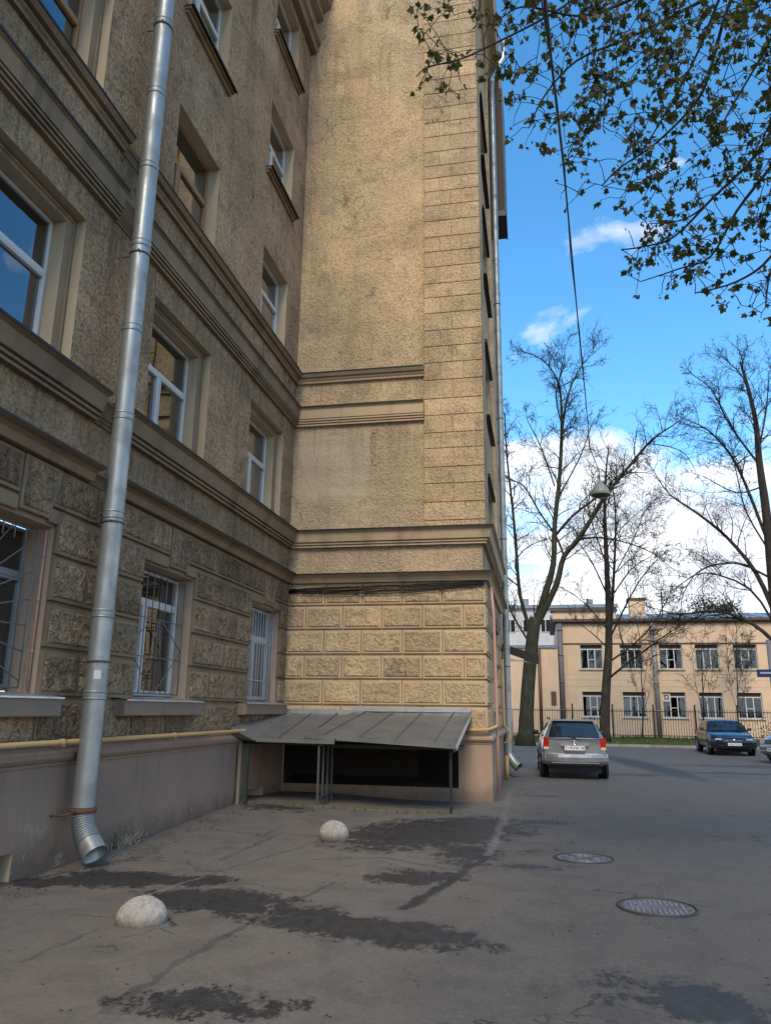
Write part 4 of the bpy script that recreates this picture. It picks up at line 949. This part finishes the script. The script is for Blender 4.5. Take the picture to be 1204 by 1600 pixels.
    # wheels
    for y in wheels:
        for s in (-1,1):
            xo=s*(w*interp(wtab,y)+.004); T=lambda a,b,c,xo=xo,y=y,s=s:(xo+s*c,y+a,wr+b)
            g=MB(T); g.lathe([(wr+.075,-.05),(wr+.07,.004),(.001,.006)],(0,0,0),24); g.build('wheel_arch',M_PLAS,root)
            g=MB(T); g.lathe([(wr*.66,-.03),(wr*.7,.02),(wr*.93,.026),(wr,.0),(wr,-.20),(wr*.9,-.22)],(0,0,0),28); wh=g.build('wheel',M_TYRE,root,origin=(xo,y,wr))
            g=MB(T); g.lathe([(wr*.68,.018),(wr*.62,.022),(wr*.6,.0),(.07,.008),(.05,.02),(.001,.02)],(0,0,0),20)
            for k in range(5):
                a=k*2*math.pi/5; c,d=math.cos(a),math.sin(a); g.tube([(c*.04,d*.04,.018),(c*wr*.62,d*wr*.62,.02)],.022,5)
            g.build('rim',M_RIM,wh,origin=(xo,y,wr))
    # mirrors
    for s in (-1,1):
        y=ft+.28; g=MB(); x=s*(w*.93+.02); g.tube([(x,y,zb+.04),(x+s*.06,y,zb+.07)],.03,6); g.lathe([(.001,-.07),(.06,-.06),(.085,0),(.06,.06),(.001,.07)],(x+s*.12,y,zb+.10),10,sx=1.15,sy=.6); g.build('wing_mirror',M_PLAS if kind!='sedan' else paintm,root)
    # rear
    def wrapbox(name,m_,x0,x1,z0,z1,yy,th,side=None,front=False,par=None):
        for s in ((-1,1) if side is None else (side,)):
            g=MB(); N1=5; sg=1 if front else -1
            def Y(x): return yy+(-.07 if front else .07)*(x/w)**2
            xs=[x0+(x1-x0)*i/N1 for i in range(N1+1)]
            for a,b in zip(xs[:-1],xs[1:]):
                q=[(s*a,Y(a)+sg*th,z0),(s*b,Y(b)+sg*th,z0),(s*b,Y(b)+sg*th,z1),(s*a,Y(a)+sg*th,z1)]; g.face(q,0,True)
                for z in (z0,z1): g.face([(s*a,Y(a),z),(s*b,Y(b),z),(s*b,Y(b)+sg*th,z),(s*a,Y(a)+sg*th,z)])
            for xx in (x0,x1): g.face([(s*xx,Y(xx)-sg*.02,z0),(s*xx,Y(xx)+sg*th,z0),(s*xx,Y(xx)+sg*th,z1),(s*xx,Y(xx)-sg*.02,z1)])
            g.build(name,m_,root)
    wrw=w*wtab[0][1]
    def bumper(front):
        g=MB(); yy=L if front else 0; sg=1 if front else -1; N1=12; prof=[(zlow+.04,.0),(zlow+.07,.05),(.46,.085),(.56,.09),(.64,.07),(.66,.0)]
        ww=w*.985
        def P(i,pz,pd):
            s=-1+2*i/N1; x=ww*s; y=yy+sg*(pd+.02)-sg*.20*abs(s)**4-sg*.05*s*s; return (x,y,pz)
        for i in range(N1):
            for (z0,d0),(z1,d1) in zip(prof[:-1],prof[1:]): g.face([P(i,z0,d0),P(i+1,z0,d0),P(i+1,z1,d1),P(i,z1,d1)],0,True)
        for s in (-1,1):
            g.face([(s*ww,yy-sg*.25,zlow+.04),(s*(ww+.012),yy-sg*.62,zlow+.04),(s*(ww+.012),yy-sg*.62,.60),(s*ww,yy-sg*.23,.60)])
        g.build('bumper',paintm,root)
        g=MB(); yy2=yy+sg*.105; g.box(-w*.7,w*.7,yy2-.006,yy2+.006,.415,.44); g.build('bumper_strip',M_CHROME if kind!='sedan' else M_PLAS,root)
        g=MB(); yy2=yy-sg*.28; g.box(-w*.78,w*.78,yy2-.02,yy2+.02,.16,zlow+.06); g.build('lower_valance',M_PLAS,root)
    bumper(False); bumper(True)
    tl=(.60,.955,.80,1.08) if kind!='sedan' else (.55,.95,.78,.95)
    wrapbox('taillight',M_RED,w*.76,w*.925,zb-.20,zb+.03,.0,.018); wrapbox('reversing_light',M_AMBER,w*.77,w*.92,zb-.27,zb-.205,.0,.017)
    g=MB(); g.box(-w*.42,w*.42,-.035,.03,zb-.17,zb-.145); g.build('boot_handle_trim',M_CHROME,root)
    g=MB(T=lambda a,b,c:(a,-.012-c,zb-.095+b)); g.lathe([(.055,0),(.055,.01),(.04,.014),(.038,.004)],(0,0,0),18); g.tube([(-.035,0,.012),(.035,0,.012)],.008,5); g.build('badge',M_CHROME,root)
    g=MB(); g.box(-.27,.27,-.022,.03,.73,.85); pl=g.build('plate_recess',M_PLAS,root)
    g=MB(); g.box(-.26,.26,-.034,-.024,.735,.845); pl=g.build('number_plate',M_PLATE,root)
    text(plate,(-.245,-.036,.757),.098,M_TXT,pl,'plate_text',(math.pi/2,0,0))
    g=MB(); g.box(-.27,.27,L+.10,L+.112,.42,.53); pl2=g.build('number_plate',M_PLATE,root)
    text(plate,(.245,L+.114,.44),.098,M_TXT,pl2,'plate_text',(math.pi/2,0,math.pi))
    # front
    g=MB(); yy=L-.02; hz=interp(htab,L-.1)
    g.box(-w*.50,w*.50,yy,yy+.035,hz-.20,hz-.03); g.build('grille',M_PLAS,root)
    for i in range(4): z=hz-.185+i*.042; g=MB(); g.box(-w*.48,w*.48,yy+.035,yy+.045,z,z+.008); g.build('grille_bar',M_CHROME,root)
    wrapbox('headlight',M_LENS,w*.52,w*.80,hz-.17,hz-.03,L-.01,.03,front=True)
    g=MB(); g.lathe([(.05,0),(.05,.012),(.001,.016)],(0,0,0),16); 
    g=MB(T=lambda a,b,c:(a,L+.03+c,hz-.1+b)); g.lathe([(.055,0),(.052,.015),(.03,.018),(.001,.018)],(0,0,0),16); g.build('badge',M_CHROME,root)
    if rails:
        for s in (-1,1):
            g=MB(); x=s*(w*.70); g.tube([(x,yt+.25,Ht),(x,yt+.32,Ht+.05),(x,ft-.35,Ht+.05),(x,ft-.28,Ht)],.016,6); g.build('roof_rail',M_PLAS,root)
        g=MB(); g.tube([(.02,yb-.01,zb+.03),(-.16,yb+.01,zb+.08)],.010,5); g.tube([(.02,yb-.02,zb+.02),(.02,yb,zb+.06)],.018,6); g.build('rear_wiper',M_PLAS,root)
        g=MB(); g.tube([(0,yt+.3,Ht),(0,yt+.2,Ht+.16)],.006,5); g.build('aerial',M_PLAS,root)
        g=MB(); g.box(-w*.62,w*.62,yt-.10,yt+.2,Ht-.03,Ht+.012); g.build('roof_spoiler',paintm,root)
    for s in (-1,1):
        for y in (mid-.75,mid+.05):
            g=MB(); x=s*(w*1.0+.004); g.box(min(x,x+s*.02),max(x,x+s*.02),y,y+.16,zb-.16,zb-.13); g.build('door_handle',paintm,root)
            g=MB(); g.box(min(x-s*.012,x-s*.002),max(x-s*.012,x-s*.002),y+.22,y+.228,.35,zb-.08); g.build('door_gap',M_PLAS,root)
    root.location=loc; root.rotation_euler=(0,0,rot); return root
def text(s,loc,size,m,parent,name,rot=(0,0,0)):
    cu=bpy.data.curves.new(name,'FONT'); cu.body=s; cu.size=size; cu.extrude=.001; cu.space_character=1.05
    o=bpy.data.objects.new(name,cu); COL.objects.link(o); me=bpy.data.meshes.new_from_object(o); bpy.data.objects.remove(o)
    me.materials.clear(); me.materials.append(m)
    o=bpy.data.objects.new(name,me); COL.objects.link(o); place(o,parent,loc); o.rotation_euler=rot; return o
car('silver estate car seen from behind beside the building corner',(.83,21.6,0),R_(1.5),M_SILVER,4.35,1.72,1.50,1.02,(.05,.42,2.35,3.15),
    [(0,.90),(.15,.955),(.5,.995),(3.5,1),(4.0,.95),(4.25,.85),(4.35,.78)],[(0,1.0),(.3,1.02),(3.0,1.02),(3.2,1.0),(4.0,.84),(4.35,.68)],(.82,3.5),'T195MK 98',rails=True,zlow=.34,tap=.24)
car('black saloon car parked facing the camera before the railing',(8.05,40.6,0),R_(180-2),M_BLACKC,4.75,1.82,1.44,.96,(.55,1.25,2.75,3.65),
    [(0,.86),(.3,.95),(.8,1),(4.0,1),(4.4,.95),(4.6,.87),(4.75,.8)],[(0,.92),(.5,.98),(1,.97),(3.6,.96),(4.3,.84),(4.75,.70)],(.95,3.8),'K402TE 98',kind='sedan')
car('grey crossover car cut off by the right edge of the photo',(12.1,33.1,0),R_(118),M_GREYC,4.45,1.84,1.66,1.10,(.10,.55,2.5,3.35),
    [(0,.90),(.3,.96),(.8,1),(3.7,1),(4.1,.95),(4.3,.88),(4.45,.8)],[(0,1.08),(.5,1.10),(3.3,1.08),(4.0,.98),(4.45,.80)],(.85,3.6),'H718PO 78',kind='suv',wr=.35)
# ------------------------------------------------------------------ street name sign and pole, hanging lamp and its cable
s0=atY(1181,1046,30); t=thing('street_name_sign','narrow dark blue street name sign at the right edge','sign',(9.0,30,0))
g=MB(); g.box(s0.x,s0.x+1.15,29.98,30.02,s0.z-.27,s0.z); sp=g.build('sign_plate',mat('dark_blue_enamel',(.01,.02,.07),.3)[0],t)
g=MB(); g.box(s0.x+.1,s0.x+1.1,29.972,29.979,s0.z-.15,s0.z-.09); g.build('white_line',mat('dull_white_print',(.25,.3,.4),.5)[0],sp)
pp=atY(1210,1100,30.1); g=MB(); g.tube([(pp.x,30.12,0),(pp.x,30.12,4.3)],.075,10); g.build('pole',M_PIPEG,t)
LM=atY(937,768,20.0)
t=thing('hanging_street_lamp','grey hooded street lamp hanging from a cable among bare branches','street lamp',tuple(LM))
g=MB(); g.lathe([(.001,.30),(.03,.30),(.05,.22),(.13,.17),(.20,.08),(.24,-.02),(.25,-.10),(.24,-.11),(.22,-.09)],LM,20); g.build('hood',mat('grey_lamp_enamel',(.20,.21,.19),.45)[0],t)
g=MB(); g.lathe([(.22,-.08),(.18,-.15),(.001,-.17)],LM,16); g.build('lens',mat('dusty_lamp_lens',(.06,.06,.05),.3)[0],t)
g=MB(); g.tube([(LM.x,20,LM.z+.29),(LM.x,20,LM.z+.55)],.012,5); g.build('hanger',M_BAR,t)
P=[atD(850,0,6.0),atD(866,140,7.2),atD(880,262,9.0),atD(893,400,11.0),atD(904,520,13.5),atD(914,620,16.5),atD(921,700,19.2),Vector((LM.x,20,LM.z+.55))]
P=[P[0]+(P[0]-P[1])*5]+[P[0]+(P[0]-P[1])*2.4]+P
g=MB(); g.tube(P,.010,6); 
W2=[p+Vector((.018*math.sin(i*2.2),0,.018*math.cos(i*1.7))) for i,p in enumerate(P)]; g.tube(W2,.006,5)
tag(g.build('overhead_cable',M_CABLE),'black overhead cable sweeping down across the sky to the lamp','cable')
# ------------------------------------------------------------------ trees
def m_bark(name,c,d):
    m,nt,b=mat(name,rough=.95,spec=.1); g=G(nt); n=g.noise(9,6,.7,sc=(1,1,.25)); n2=g.noise(1.5,4)
    g.L(g.mix(g.rng(n,.35,.7),d,g.mix(g.rng(n2,.4,.6),c,tuple(x*.7 for x in c))),b.inputs['Base Color']); g.L(g.bump(n,.7,.03),b.inputs['Normal']); return m
M_BARK=m_bark('dark_bark',(.062,.052,.040),(.028,.024,.02)); M_BARKG=m_bark('mossy_bark',(.075,.075,.045),(.035,.033,.024))
M_TWIG=mat('dark_twig',(.030,.025,.022),.9,0,.1)[0]
class Grow:
    def __init__(s,seed,k=4): s.g=MB(); s.rn=random.Random(seed); s.k=k
    def branch(s,p,d,L,r,lev,spec):
        rn=s.rn; n=5 if lev<2 else 4; pts=[Vector(p)]; d=d.normalized(); up=spec['up'][lev]
        for i in range(n):
            d=(d+Vector((rn.gauss(0,1),rn.gauss(0,1),rn.gauss(0,1)))*spec['wob'][lev]+Vector((0,0,up))).normalized(); pts.append(pts[-1]+d*(L/n))
        rad=[max(spec['min'],r*(1-.75*i/n)) for i in range(n+1)]
        s.g.tube(pts,rad,3 if lev>0 else 4,cap=False)
        if lev+1<len(spec['n']):
            for j in range(spec['n'][lev+1]):
                t=rn.uniform(.2,1); i=min(n-1,int(t*n)); q=pts[i].lerp(pts[i+1],t*n-i); ax=(pts[i+1]-pts[i]).normalized()
                sd=ax.orthogonal().normalized(); sd.rotate(Matrix.Rotation(rn.uniform(0,6.28),3,ax)); a=R_(rn.uniform(30,62))
                s.branch(q,ax*math.cos(a)+sd*math.sin(a),L*spec['len'][lev+1]*rn.uniform(.6,1.15),rad[i]*.6,lev+1,spec)
def smooth_path(pts,sub=3):
    out=[]
    n=len(pts)
    for i in range(n-1):
        p0=pts[max(i-1,0)];p1=pts[i];p2=pts[i+1];p3=pts[min(i+2,n-1)]
        for k in range(sub):
            t=k/sub; out.append(.5*((2*p1)+(p2-p0)*t+(2*p0-5*p1+4*p2-p3)*t*t+(-p0+3*p1-3*p2+p3)*t**3))
    out.append(pts[-1]); return out
def bare_tree(label,Y,trunk,limbs,seed,spec,every,bark=None,group='bare trees on the verge'):
    """trunk/limbs: px polylines (x,y,radius in metres[,depth offset])"""
    base=atY(trunk[0][0],trunk[0][1],Y); t=thing('bare_tree',label,'tree',(base.x,Y,0),group); rn=random.Random(seed)
    def conv(pl,lim):
        out=[];rad=[]
        k=rn.uniform(-1,1)*2.2 if lim else 0
        for i,q in enumerate(pl):
            out.append(atY(q[0],q[1],Y+(k*i/len(pl) if lim else 0))); rad.append(q[2]*(.70 if lim else .88))
        return out,rad
    p,rd=conv(trunk,False); p[0].z=-.1; sp=smooth_path(p); rr_=[interp(list(enumerate(rd)),i/3) for i in range(len(sp))]
    rr_=[r_*(1+.5*math.exp(-max(0,q.z)/.35)) for r_,q in zip(rr_,sp)]
    g=MB(); g.tube(sp,rr_,12); g.build('trunk',bark or M_BARK,t)
    G_=Grow(seed); gl=MB()
    for lm in limbs+[trunk[len(trunk)//2:]]:
        p,rd=conv(lm,lm is not limbs and lm in limbs); sp=smooth_path(p); rr2=[interp(list(enumerate(rd)),i/3) for i in range(len(sp))]
        if lm in limbs: 
            g=MB(); g.tube(sp,rr2,7,cap=False); g.build('limb',bark or M_BARK,t,origin=tuple(sp[0]))
        for i in range(len(sp)-1):
            seg=(sp[i+1]-sp[i]); nn=seg.length/every; cnt=int(nn)+(1 if rn.random()<nn-int(nn) else 0)
            for _ in range(cnt):
                if lm in limbs and i<len(sp)*.18: continue
                ax=seg.normalized(); sd=ax.orthogonal().normalized(); sd.rotate(Matrix.Rotation(rn.uniform(0,6.28),3,ax)); a=R_(rn.uniform(28,65))
                G_.branch(sp[i]+seg*rn.random(),ax*math.cos(a)+sd*math.sin(a)+Vector((0,0,.15)),rn.uniform(1.1,2.6)*spec.get('s',1)*(1-.5*i/len(sp)),min(.035,rr2[i]*.5),0,spec)
        if lm in limbs: G_.branch(sp[-1],(sp[-1]-sp[-2]).normalized(),.9,rr2[-1],0,spec)
    G_.g.build('twigs',M_TWIG,t,kind='stuff')
    return t
SP={'up':[.06,.03,.0],'wob':[.16,.2,.25],'n':[1,7,5],'len':[1,.5,.5],'min':.0075,'s':1.15}
bare_tree('big forked bare tree with mossy trunk left of the silver car',42,[(820,1168,.44),(824,1080,.40),(831,1000,.37),(836,965,.36)],
 [[(833,985,.28),(852,925,.27),(864,880,.22),(866,820,.19),(874,740,.16),(877,660,.12),(872,600,.08),(850,565,.05),(820,550,.03)],
  [(875,700,.10),(882,640,.09),(893,600,.06),(912,566,.04),(935,545,.02)],
  [(876,660,.06),(868,620,.05),(878,570,.03),(882,545,.02)],
  [(836,980,.26),(868,915,.24),(880,870,.2),(905,840,.18),(945,775,.15),(985,725,.12),(1015,690,.08),(1045,668,.05),(1065,655,.03)],
  [(866,838,.11),(895,805,.10),(935,775,.08),(962,752,.07),(985,735,.05)],
  [(880,868,.09),(868,838,.08),(842,800,.07),(820,762,.06),(800,750,.04),(788,742,.03)],
  [(828,985,.16),(812,930,.14),(806,860,.12),(800,790,.10),(792,720,.07),(788,650,.05)],
  [(905,842,.08),(940,840,.07),(985,850,.05),(1020,865,.04),(1045,885,.02)],
  [(1010,693,.04),(1045,698,.04),(1070,710,.03),(1085,735,.02)],
  [(824,1000,.09),(800,960,.08),(790,930,.06)],
  [(866,760,.06),(845,700,.05),(825,660,.03)],[(870,780,.07),(905,715,.05),(925,660,.03)]],11,SP,.36,bark=M_BARKG)
bare_tree('slim upright bare tree growing behind the silver car',46,[(943,1156,.33),(946,1080,.28),(950,1020,.25),(950,960,.20),(947,880,.16),(944,800,.11),(946,740,.06),(950,700,.03)],
 [[(951,1012,.15),(956,940,.13),(960,860,.10),(961,800,.07),(955,750,.04)],
  [(948,1062,.10),(975,1040,.09),(1015,1010,.06),(1050,985,.04),(1085,965,.02)],
  [(950,1035,.09),(985,1010,.07),(1020,975,.05),(1045,930,.03)],
  [(951,1000,.09),(975,950,.07),(1000,905,.05),(1025,875,.03)],
  [(949,985,.07),(920,950,.05),(890,925,.03),(870,915,.02)],
  [(948,930,.07),(925,880,.05),(905,850,.03)],[(950,940,.07),(985,890,.05),(1015,870,.03)],
  [(946,880,.06),(925,820,.04),(915,780,.02)],[(958,900,.05),(990,840,.04),(1005,800,.02)],
  [(946,1010,.06),(925,990,.04),(905,975,.02)],[(944,860,.05),(975,820,.04),(1010,790,.02)]],23,SP,.36)
bare_tree('tall spreading bare tree leaning in from the right edge',42,[(1226,1150,.42),(1216,1000,.36),(1206,900,.30),(1196,800,.25),(1185,720,.20),(1180,660,.15),(1166,600,.10),(1155,565,.05)],
 [[(1212,965,.20),(1180,895,.16),(1135,840,.12),(1090,803,.09),(1045,772,.05),(1020,735,.03)],
  [(1196,840,.12),(1165,760,.11),(1140,710,.09),(1105,672,.06),(1070,655,.03)],
  [(1184,725,.09),(1140,665,.08),(1112,610,.05),(1088,590,.03)],
  [(1216,1010,.16),(1175,975,.13),(1120,955,.09),(1060,960,.06),(1030,952,.03)],
  [(1206,905,.09),(1150,880,.07),(1095,890,.05),(1068,925,.03),(1062,960,.02)],
  [(1214,985,.10),(1170,920,.08),(1100,895,.05),(1060,915,.03)],
  [(1185,700,.08),(1196,640,.06),(1200,590,.03)],[(1178,650,.07),(1160,590,.05),(1130,560,.03)],
  [(1190,760,.07),(1150,770,.05),(1100,745,.03)],[(1200,860,.07),(1165,800,.06),(1150,740,.04),(1140,690,.02)]],37,SP,.38)
SPs={'up':[.08,.05,.0],'wob':[.16,.2,.25],'n':[1,4,3],'len':[1,.5,.5],'min':.009,'s':.6}
for i,(px,h_,lab) in enumerate(((1002,1035,'thin bare sapling in front of the second ground-floor window of the peach building'),(1096,1010,'thin bare sapling between third and fourth window of the peach building'),(1150,985,'dense twiggy climber-like sapling near the right windows of the peach building'))):
    bare_tree(lab,55.5,[(px,1150,.06),(px+2,1100,.05),(px-1,h_+20,.03),(px,h_-10,.015)],[[(px+1,1120,.03),(px+12,1080,.02),(px+18,h_+20,.01)],[(px+1,1110,.03),(px-10,1070,.02),(px-16,h_+10,.01)],[(px,1090,.03),(px+8,1040,.02),(px+10,h_-15,.01)]],50+i,SPs,.30 if i<2 else .2,group='bare saplings before the far facade')
# evergreen tops beyond the roof
def m_leaf(name,c,tr):
    m=bpy.data.materials.new(name); m.use_nodes=True; nt=m.node_tree; b=nt.nodes['Principled BSDF']; out=nt.nodes['Material Output']; g=G(nt)
    n=g.noise(13.0,3); n2=g.noise(5,2); col=g.mix(g.rng(n,.3,.7),tuple(x*1.25 for x in c),tuple(x*.5 for x in c)); col=g.mix(g.m('MULTIPLY',g.rng(n2,.5,.65),.5),col,(c[0]*1.3,c[1]*.75,c[2]*.9)); g.L(col,b.inputs['Base Color']); b.inputs['Roughness'].default_value=.6
    t=g.N('ShaderNodeBsdfTranslucent'); g.L(g.mix(1.0,col,tr,'MULTIPLY'),t.inputs[0]); mx=g.N('ShaderNodeMixShader'); mx.inputs[0].default_value=.35; g.L(b.outputs[0],mx.inputs[1]); g.L(t.outputs[0],mx.inputs[2]); g.L(mx.outputs[0],out.inputs[0]); return m
M_LEAF=m_leaf('young_maple_leaf',(.075,.085,.028),(1.5,1.6,.8)); M_EVER=m_leaf('olive_far_foliage',(.075,.065,.035),(1,1,.6)); M_HEDGE=m_leaf('dull_hedge_leaf',(.04,.045,.025),(1,1,.6))
def leafball(name,label,cat,c,rx,ry,rz,n,size,m,seed,trunk=True,nclump=9):
    rn=random.Random(seed); t=thing(name,label,cat,(c[0],c[1],0)); g=MB()
    cl=[(Vector((c[0]+rn.uniform(-.7,.7)*rx,c[1]+rn.uniform(-.6,.6)*ry,c[2]+rn.uniform(-.7,.6)*rz)),rn.uniform(.3,.55)) for _ in range(nclump)]
    for i in range(n):
        cc,f=rn.choice(cl); p=cc+Vector((rn.gauss(0,.55)*rx*f,rn.gauss(0,.55)*ry*f,rn.gauss(0,.55)*rz*f)); p.z=max(p.z,.05)
        a=Vector((rn.gauss(0,1),rn.gauss(0,1),rn.gauss(0,1))).normalized()*size; b=a.orthogonal().normalized()*size*.6
        g.face([p-a,p+b,p+a,p-b])
    g.build('foliage',m,t,kind='stuff')
    if trunk: g=MB(); g.tube([(c[0],c[1],0),(c[0],c[1],c[2])],[.25,.08],8); g.build('trunk',M_BARK,t)
    return t
c=atY(1112,948,90); leafball('evergreen_tree','brownish olive round tree top showing above the far roof','tree',(c.x,90,c.z-1.2),2.9,2,2.3,2600,.16,M_EVER,5)
c=atY(1180,955,88); leafball('evergreen_tree','lower dull olive tree top beyond the far roof at the right edge','tree',(c.x,88,c.z-2.0),2.6,2,2.0,1800,.16,M_EVER,6)
leafball('hedge_bush','dark twiggy hedge bush between the black saloon and the railing','bush',(15.2,50.5,.8),2.6,.8,1.1,3600,.07,M_HEDGE,7,False,14)
# ------------------------------------------------------------------ maple leaning in from the right
def maple():
    D=8.6; fork=atD(1500,-330,12.5); t=thing('maple_tree','young-leaved maple whose branches hang in from the top right','tree',(fork.x,fork.y,0)); rn=random.Random(77)
    g=MB(); g.tube(smooth_path([Vector((fork.x+.25,fork.y,-.1)),Vector((fork.x+.1,fork.y,2)),Vector((fork.x-.05,fork.y,fork.z*.6)),fork]),[.30+.0*i for i in range(10)],12); g.build('trunk',M_BARK,t)
    limbs=[([(1420,-250),(1300,-120),(1190,-60),(1141,0),(1110,105),(1088,158),(1026,222),(968,262),(940,290)],10.6,8.3,.021),
           ([(1430,-200),(1330,0),(1250,140),(1204,206),(1169,255),(1113,309),(1052,370),(1000,386),(970,390)],10.6,8.0,.021),
           ([(1430,-280),(1250,-150),(1150,-60),(1122,0),(1090,80),(1047,164),(1000,240)],10.8,9.2,.022),
           ([(1430,-300),(1150,-160),(960,-60),(893,0),(841,33),(762,73),(720,92),(668,105),(650,120)],10.8,7.4,.015),
           ([(1300,-130),(1150,-30),(1060,20),(980,60),(900,95),(850,150),(826,200)],10.3,8.6,.018),
           ([(1450,-150),(1350,120),(1260,300),(1204,400),(1150,440),(1085,458)],10.3,8.2,.022),
           ([(1330,0),(1280,200),(1240,330),(1204,420),(1195,480)],10.2,8.0,.018),
           ([(1204,260),(1150,330),(1110,400),(1060,420),(1000,440)],9.5,8.4,.014),
           ([(1150,-60),(1050,-30),(960,10),(900,25),(820,10),(780,30)],9.9,8.2,.016),
           ([(1113,309),(1090,330),(1060,345),(1010,350)],8.6,8.3,.010),([(1250,-60),(1204,60),(1170,120),(1130,190),(1120,230)],10,8.8,.014)]
    nodes=[]; 
    for pl,d0,d1,r0 in limbs:
        n=len(pl); p=[fork] if pl[0][0]>1400 else []
        p+=[atD(x,y,d0+(d1-d0)*i/(n-1)) for i,(x,y) in enumerate(pl)]
        sp=smooth_path(p,4); m_=len(sp); rr_=[r0*(2.0 if p[0] is fork and i<3 else 1.25)*(1-.78*i/m_) for i in range(m_)]
        g=MB(); g.tube(sp,rr_,6,cap=False); g.build('limb',M_BARK,t,origin=tuple(sp[0])); nodes+=[(q,i/m_) for i,q in enumerate(sp)]
    nodes=[q for q,_ in nodes]
    # twig targets: crown volume seen against the sky, dense at the top, fraying out below
    def dens(x,y):
        lim=[(640,150),(700,170),(770,160),(800,230),(850,240),(880,330),(960,330),(985,470),(1040,470),(1100,480),(1160,500),(1204,530),(1320,540)]
        yb=interp(lim,x)
        if y>yb: return 0
        e=(yb-y)/120
        base=.30 if x<780 else .62
        if x<800 and y<60: base*=.55
        if 780<x<880 and y>110: base*=.45
        if 900<x<960 and y>200: base*=.35
        return base*min(1,.35+e)*(1.25 if y<130 and x>850 else 1)
    pts=[]
    while len(pts)<1600:
        x,y=rn.uniform(640,1330),rn.uniform(-110,540)
        if rn.random()<dens(x,y): pts.append(atD(x,y,rn.uniform(7.6,9.9)))
    import heapq
    def nearest(p):
        return min(nodes,key=lambda q:(q-p).length_squared)
    order=sorted(pts,key=lambda p:(nearest(p)-p).length)
    tw=MB(); lf=MB(); leafpts=[]
    star=[(0,0),(.16,.10),(.50,.02),(.36,.26),(.62,.52),(.34,.52),(.0,1.0),(-.34,.52),(-.62,.52),(-.36,.26),(-.50,.02),(-.16,.10)]
    def leaf(p,d,s):
        d=d.normalized(); x=d.cross(Vector((rn.gauss(0,1),rn.gauss(0,1),rn.gauss(0,1)))).normalized(); nrm=d.cross(x)
        ids=[lf.pt(p+d*(b*s)+x*(a*s)+nrm*(abs(a)*.25*s)) for a,b in star]; lf.idx(ids)
    for p in order:
        q=nearest(p); L=(p-q).length
        if L>1.1: 
            q2=q
        n=3 if L>.25 else 2; path=[q]; sag=Vector((0,0,-.05*L))
        for i in range(1,n+1):
            s=i/n; c=q.lerp(p,s)+Vector((rn.gauss(0,.03),rn.gauss(0,.03),rn.gauss(0,.03)))*L+sag*math.sin(s*math.pi)*-1; path.append(c if i<n else p); nodes.append(path[-1])
        tw.tube(path,[.0052,.0042,.0035,.003][:n+1],3,cap=False)
        k=rn.choice((1,2,3,5,6,7)); ax=(p-path[-2]).normalized() if n else Vector((0,0,1))
        for j in range(k):
            d=Vector((rn.gauss(0,.8),rn.gauss(0,.8),-.55+rn.gauss(0,.5)))+ax*.3; d.normalize(); st=p+d*rn.uniform(.01,.035); leaf(st,d,rn.uniform(.024,.078)*(1.15 if k>4 else .85))
        if L>.3 and rn.random()<.6:
            for j in range(2): d=Vector((rn.gauss(0,.8),rn.gauss(0,.8),-.6)).normalized(); leaf(path[1]+d*.015,d,rn.uniform(.03,.055))
    tw.build('twigs',M_TWIG,t,kind='stuff'); lf.build('foliage',M_LEAF,t,kind='stuff')
maple()
# ------------------------------------------------------------------ small things on the ground
g=MB(); rn=random.Random(3)
for i in range(75):
    a=rn.uniform(0,6.28); x=-5.12+rn.gauss(0,.04); y=9.45+rn.gauss(0,.14); h_=rn.uniform(.06,.22); dx,dy=.004*math.cos(a),.004*math.sin(a); lx,ly=rn.gauss(0,.07),rn.gauss(0,.07)
    g.face([(x-dx,y-dy,gz(x,y)),(x+dx,y+dy,gz(x,y)),(x+lx*.5+dx*.6,y+ly*.5+dy*.6,gz(x,y)+h_*.6),(x+lx,y+ly,gz(x,y)+h_)])
    if i%3==0: g.face([(x+lx,y+ly,gz(x,y)+h_),(x+lx+.02,y+ly+.01,gz(x,y)+h_+.015),(x+lx+.01,y+ly-.015,gz(x,y)+h_+.03)])
tag(g.build('dry_weed',mat('dry_weed_straw',(.30,.28,.19),.9)[0],origin=(-5.12,9.45,.02)),'pale dry weed clump at the foot of the long wall','weed')
g=MB()
for i in range(900):
    x,y=rn.uniform(-4.9,3.5),rn.uniform(3.6,16)
    if rn.random()<.4: x,y=rn.uniform(-5.1,-4.6),rn.uniform(6.8,13.5)
    s=rn.uniform(.006,.02); a=rn.uniform(0,6.28); z=gz(x,y)+.004
    g.face([(x+s*math.cos(a),y+s*math.sin(a),z),(x-s*.5*math.sin(a),y+s*.5*math.cos(a),z+.004),(x-s*math.cos(a),y-s*math.sin(a),z),(x+s*.5*math.sin(a),y-s*.5*math.cos(a),z+.006)])
g.build('leaf_litter',mat('brown_litter',(.09,.07,.045),.9)[0],kind='stuff',label='scattered bud scales and crumbs on the asphalt')
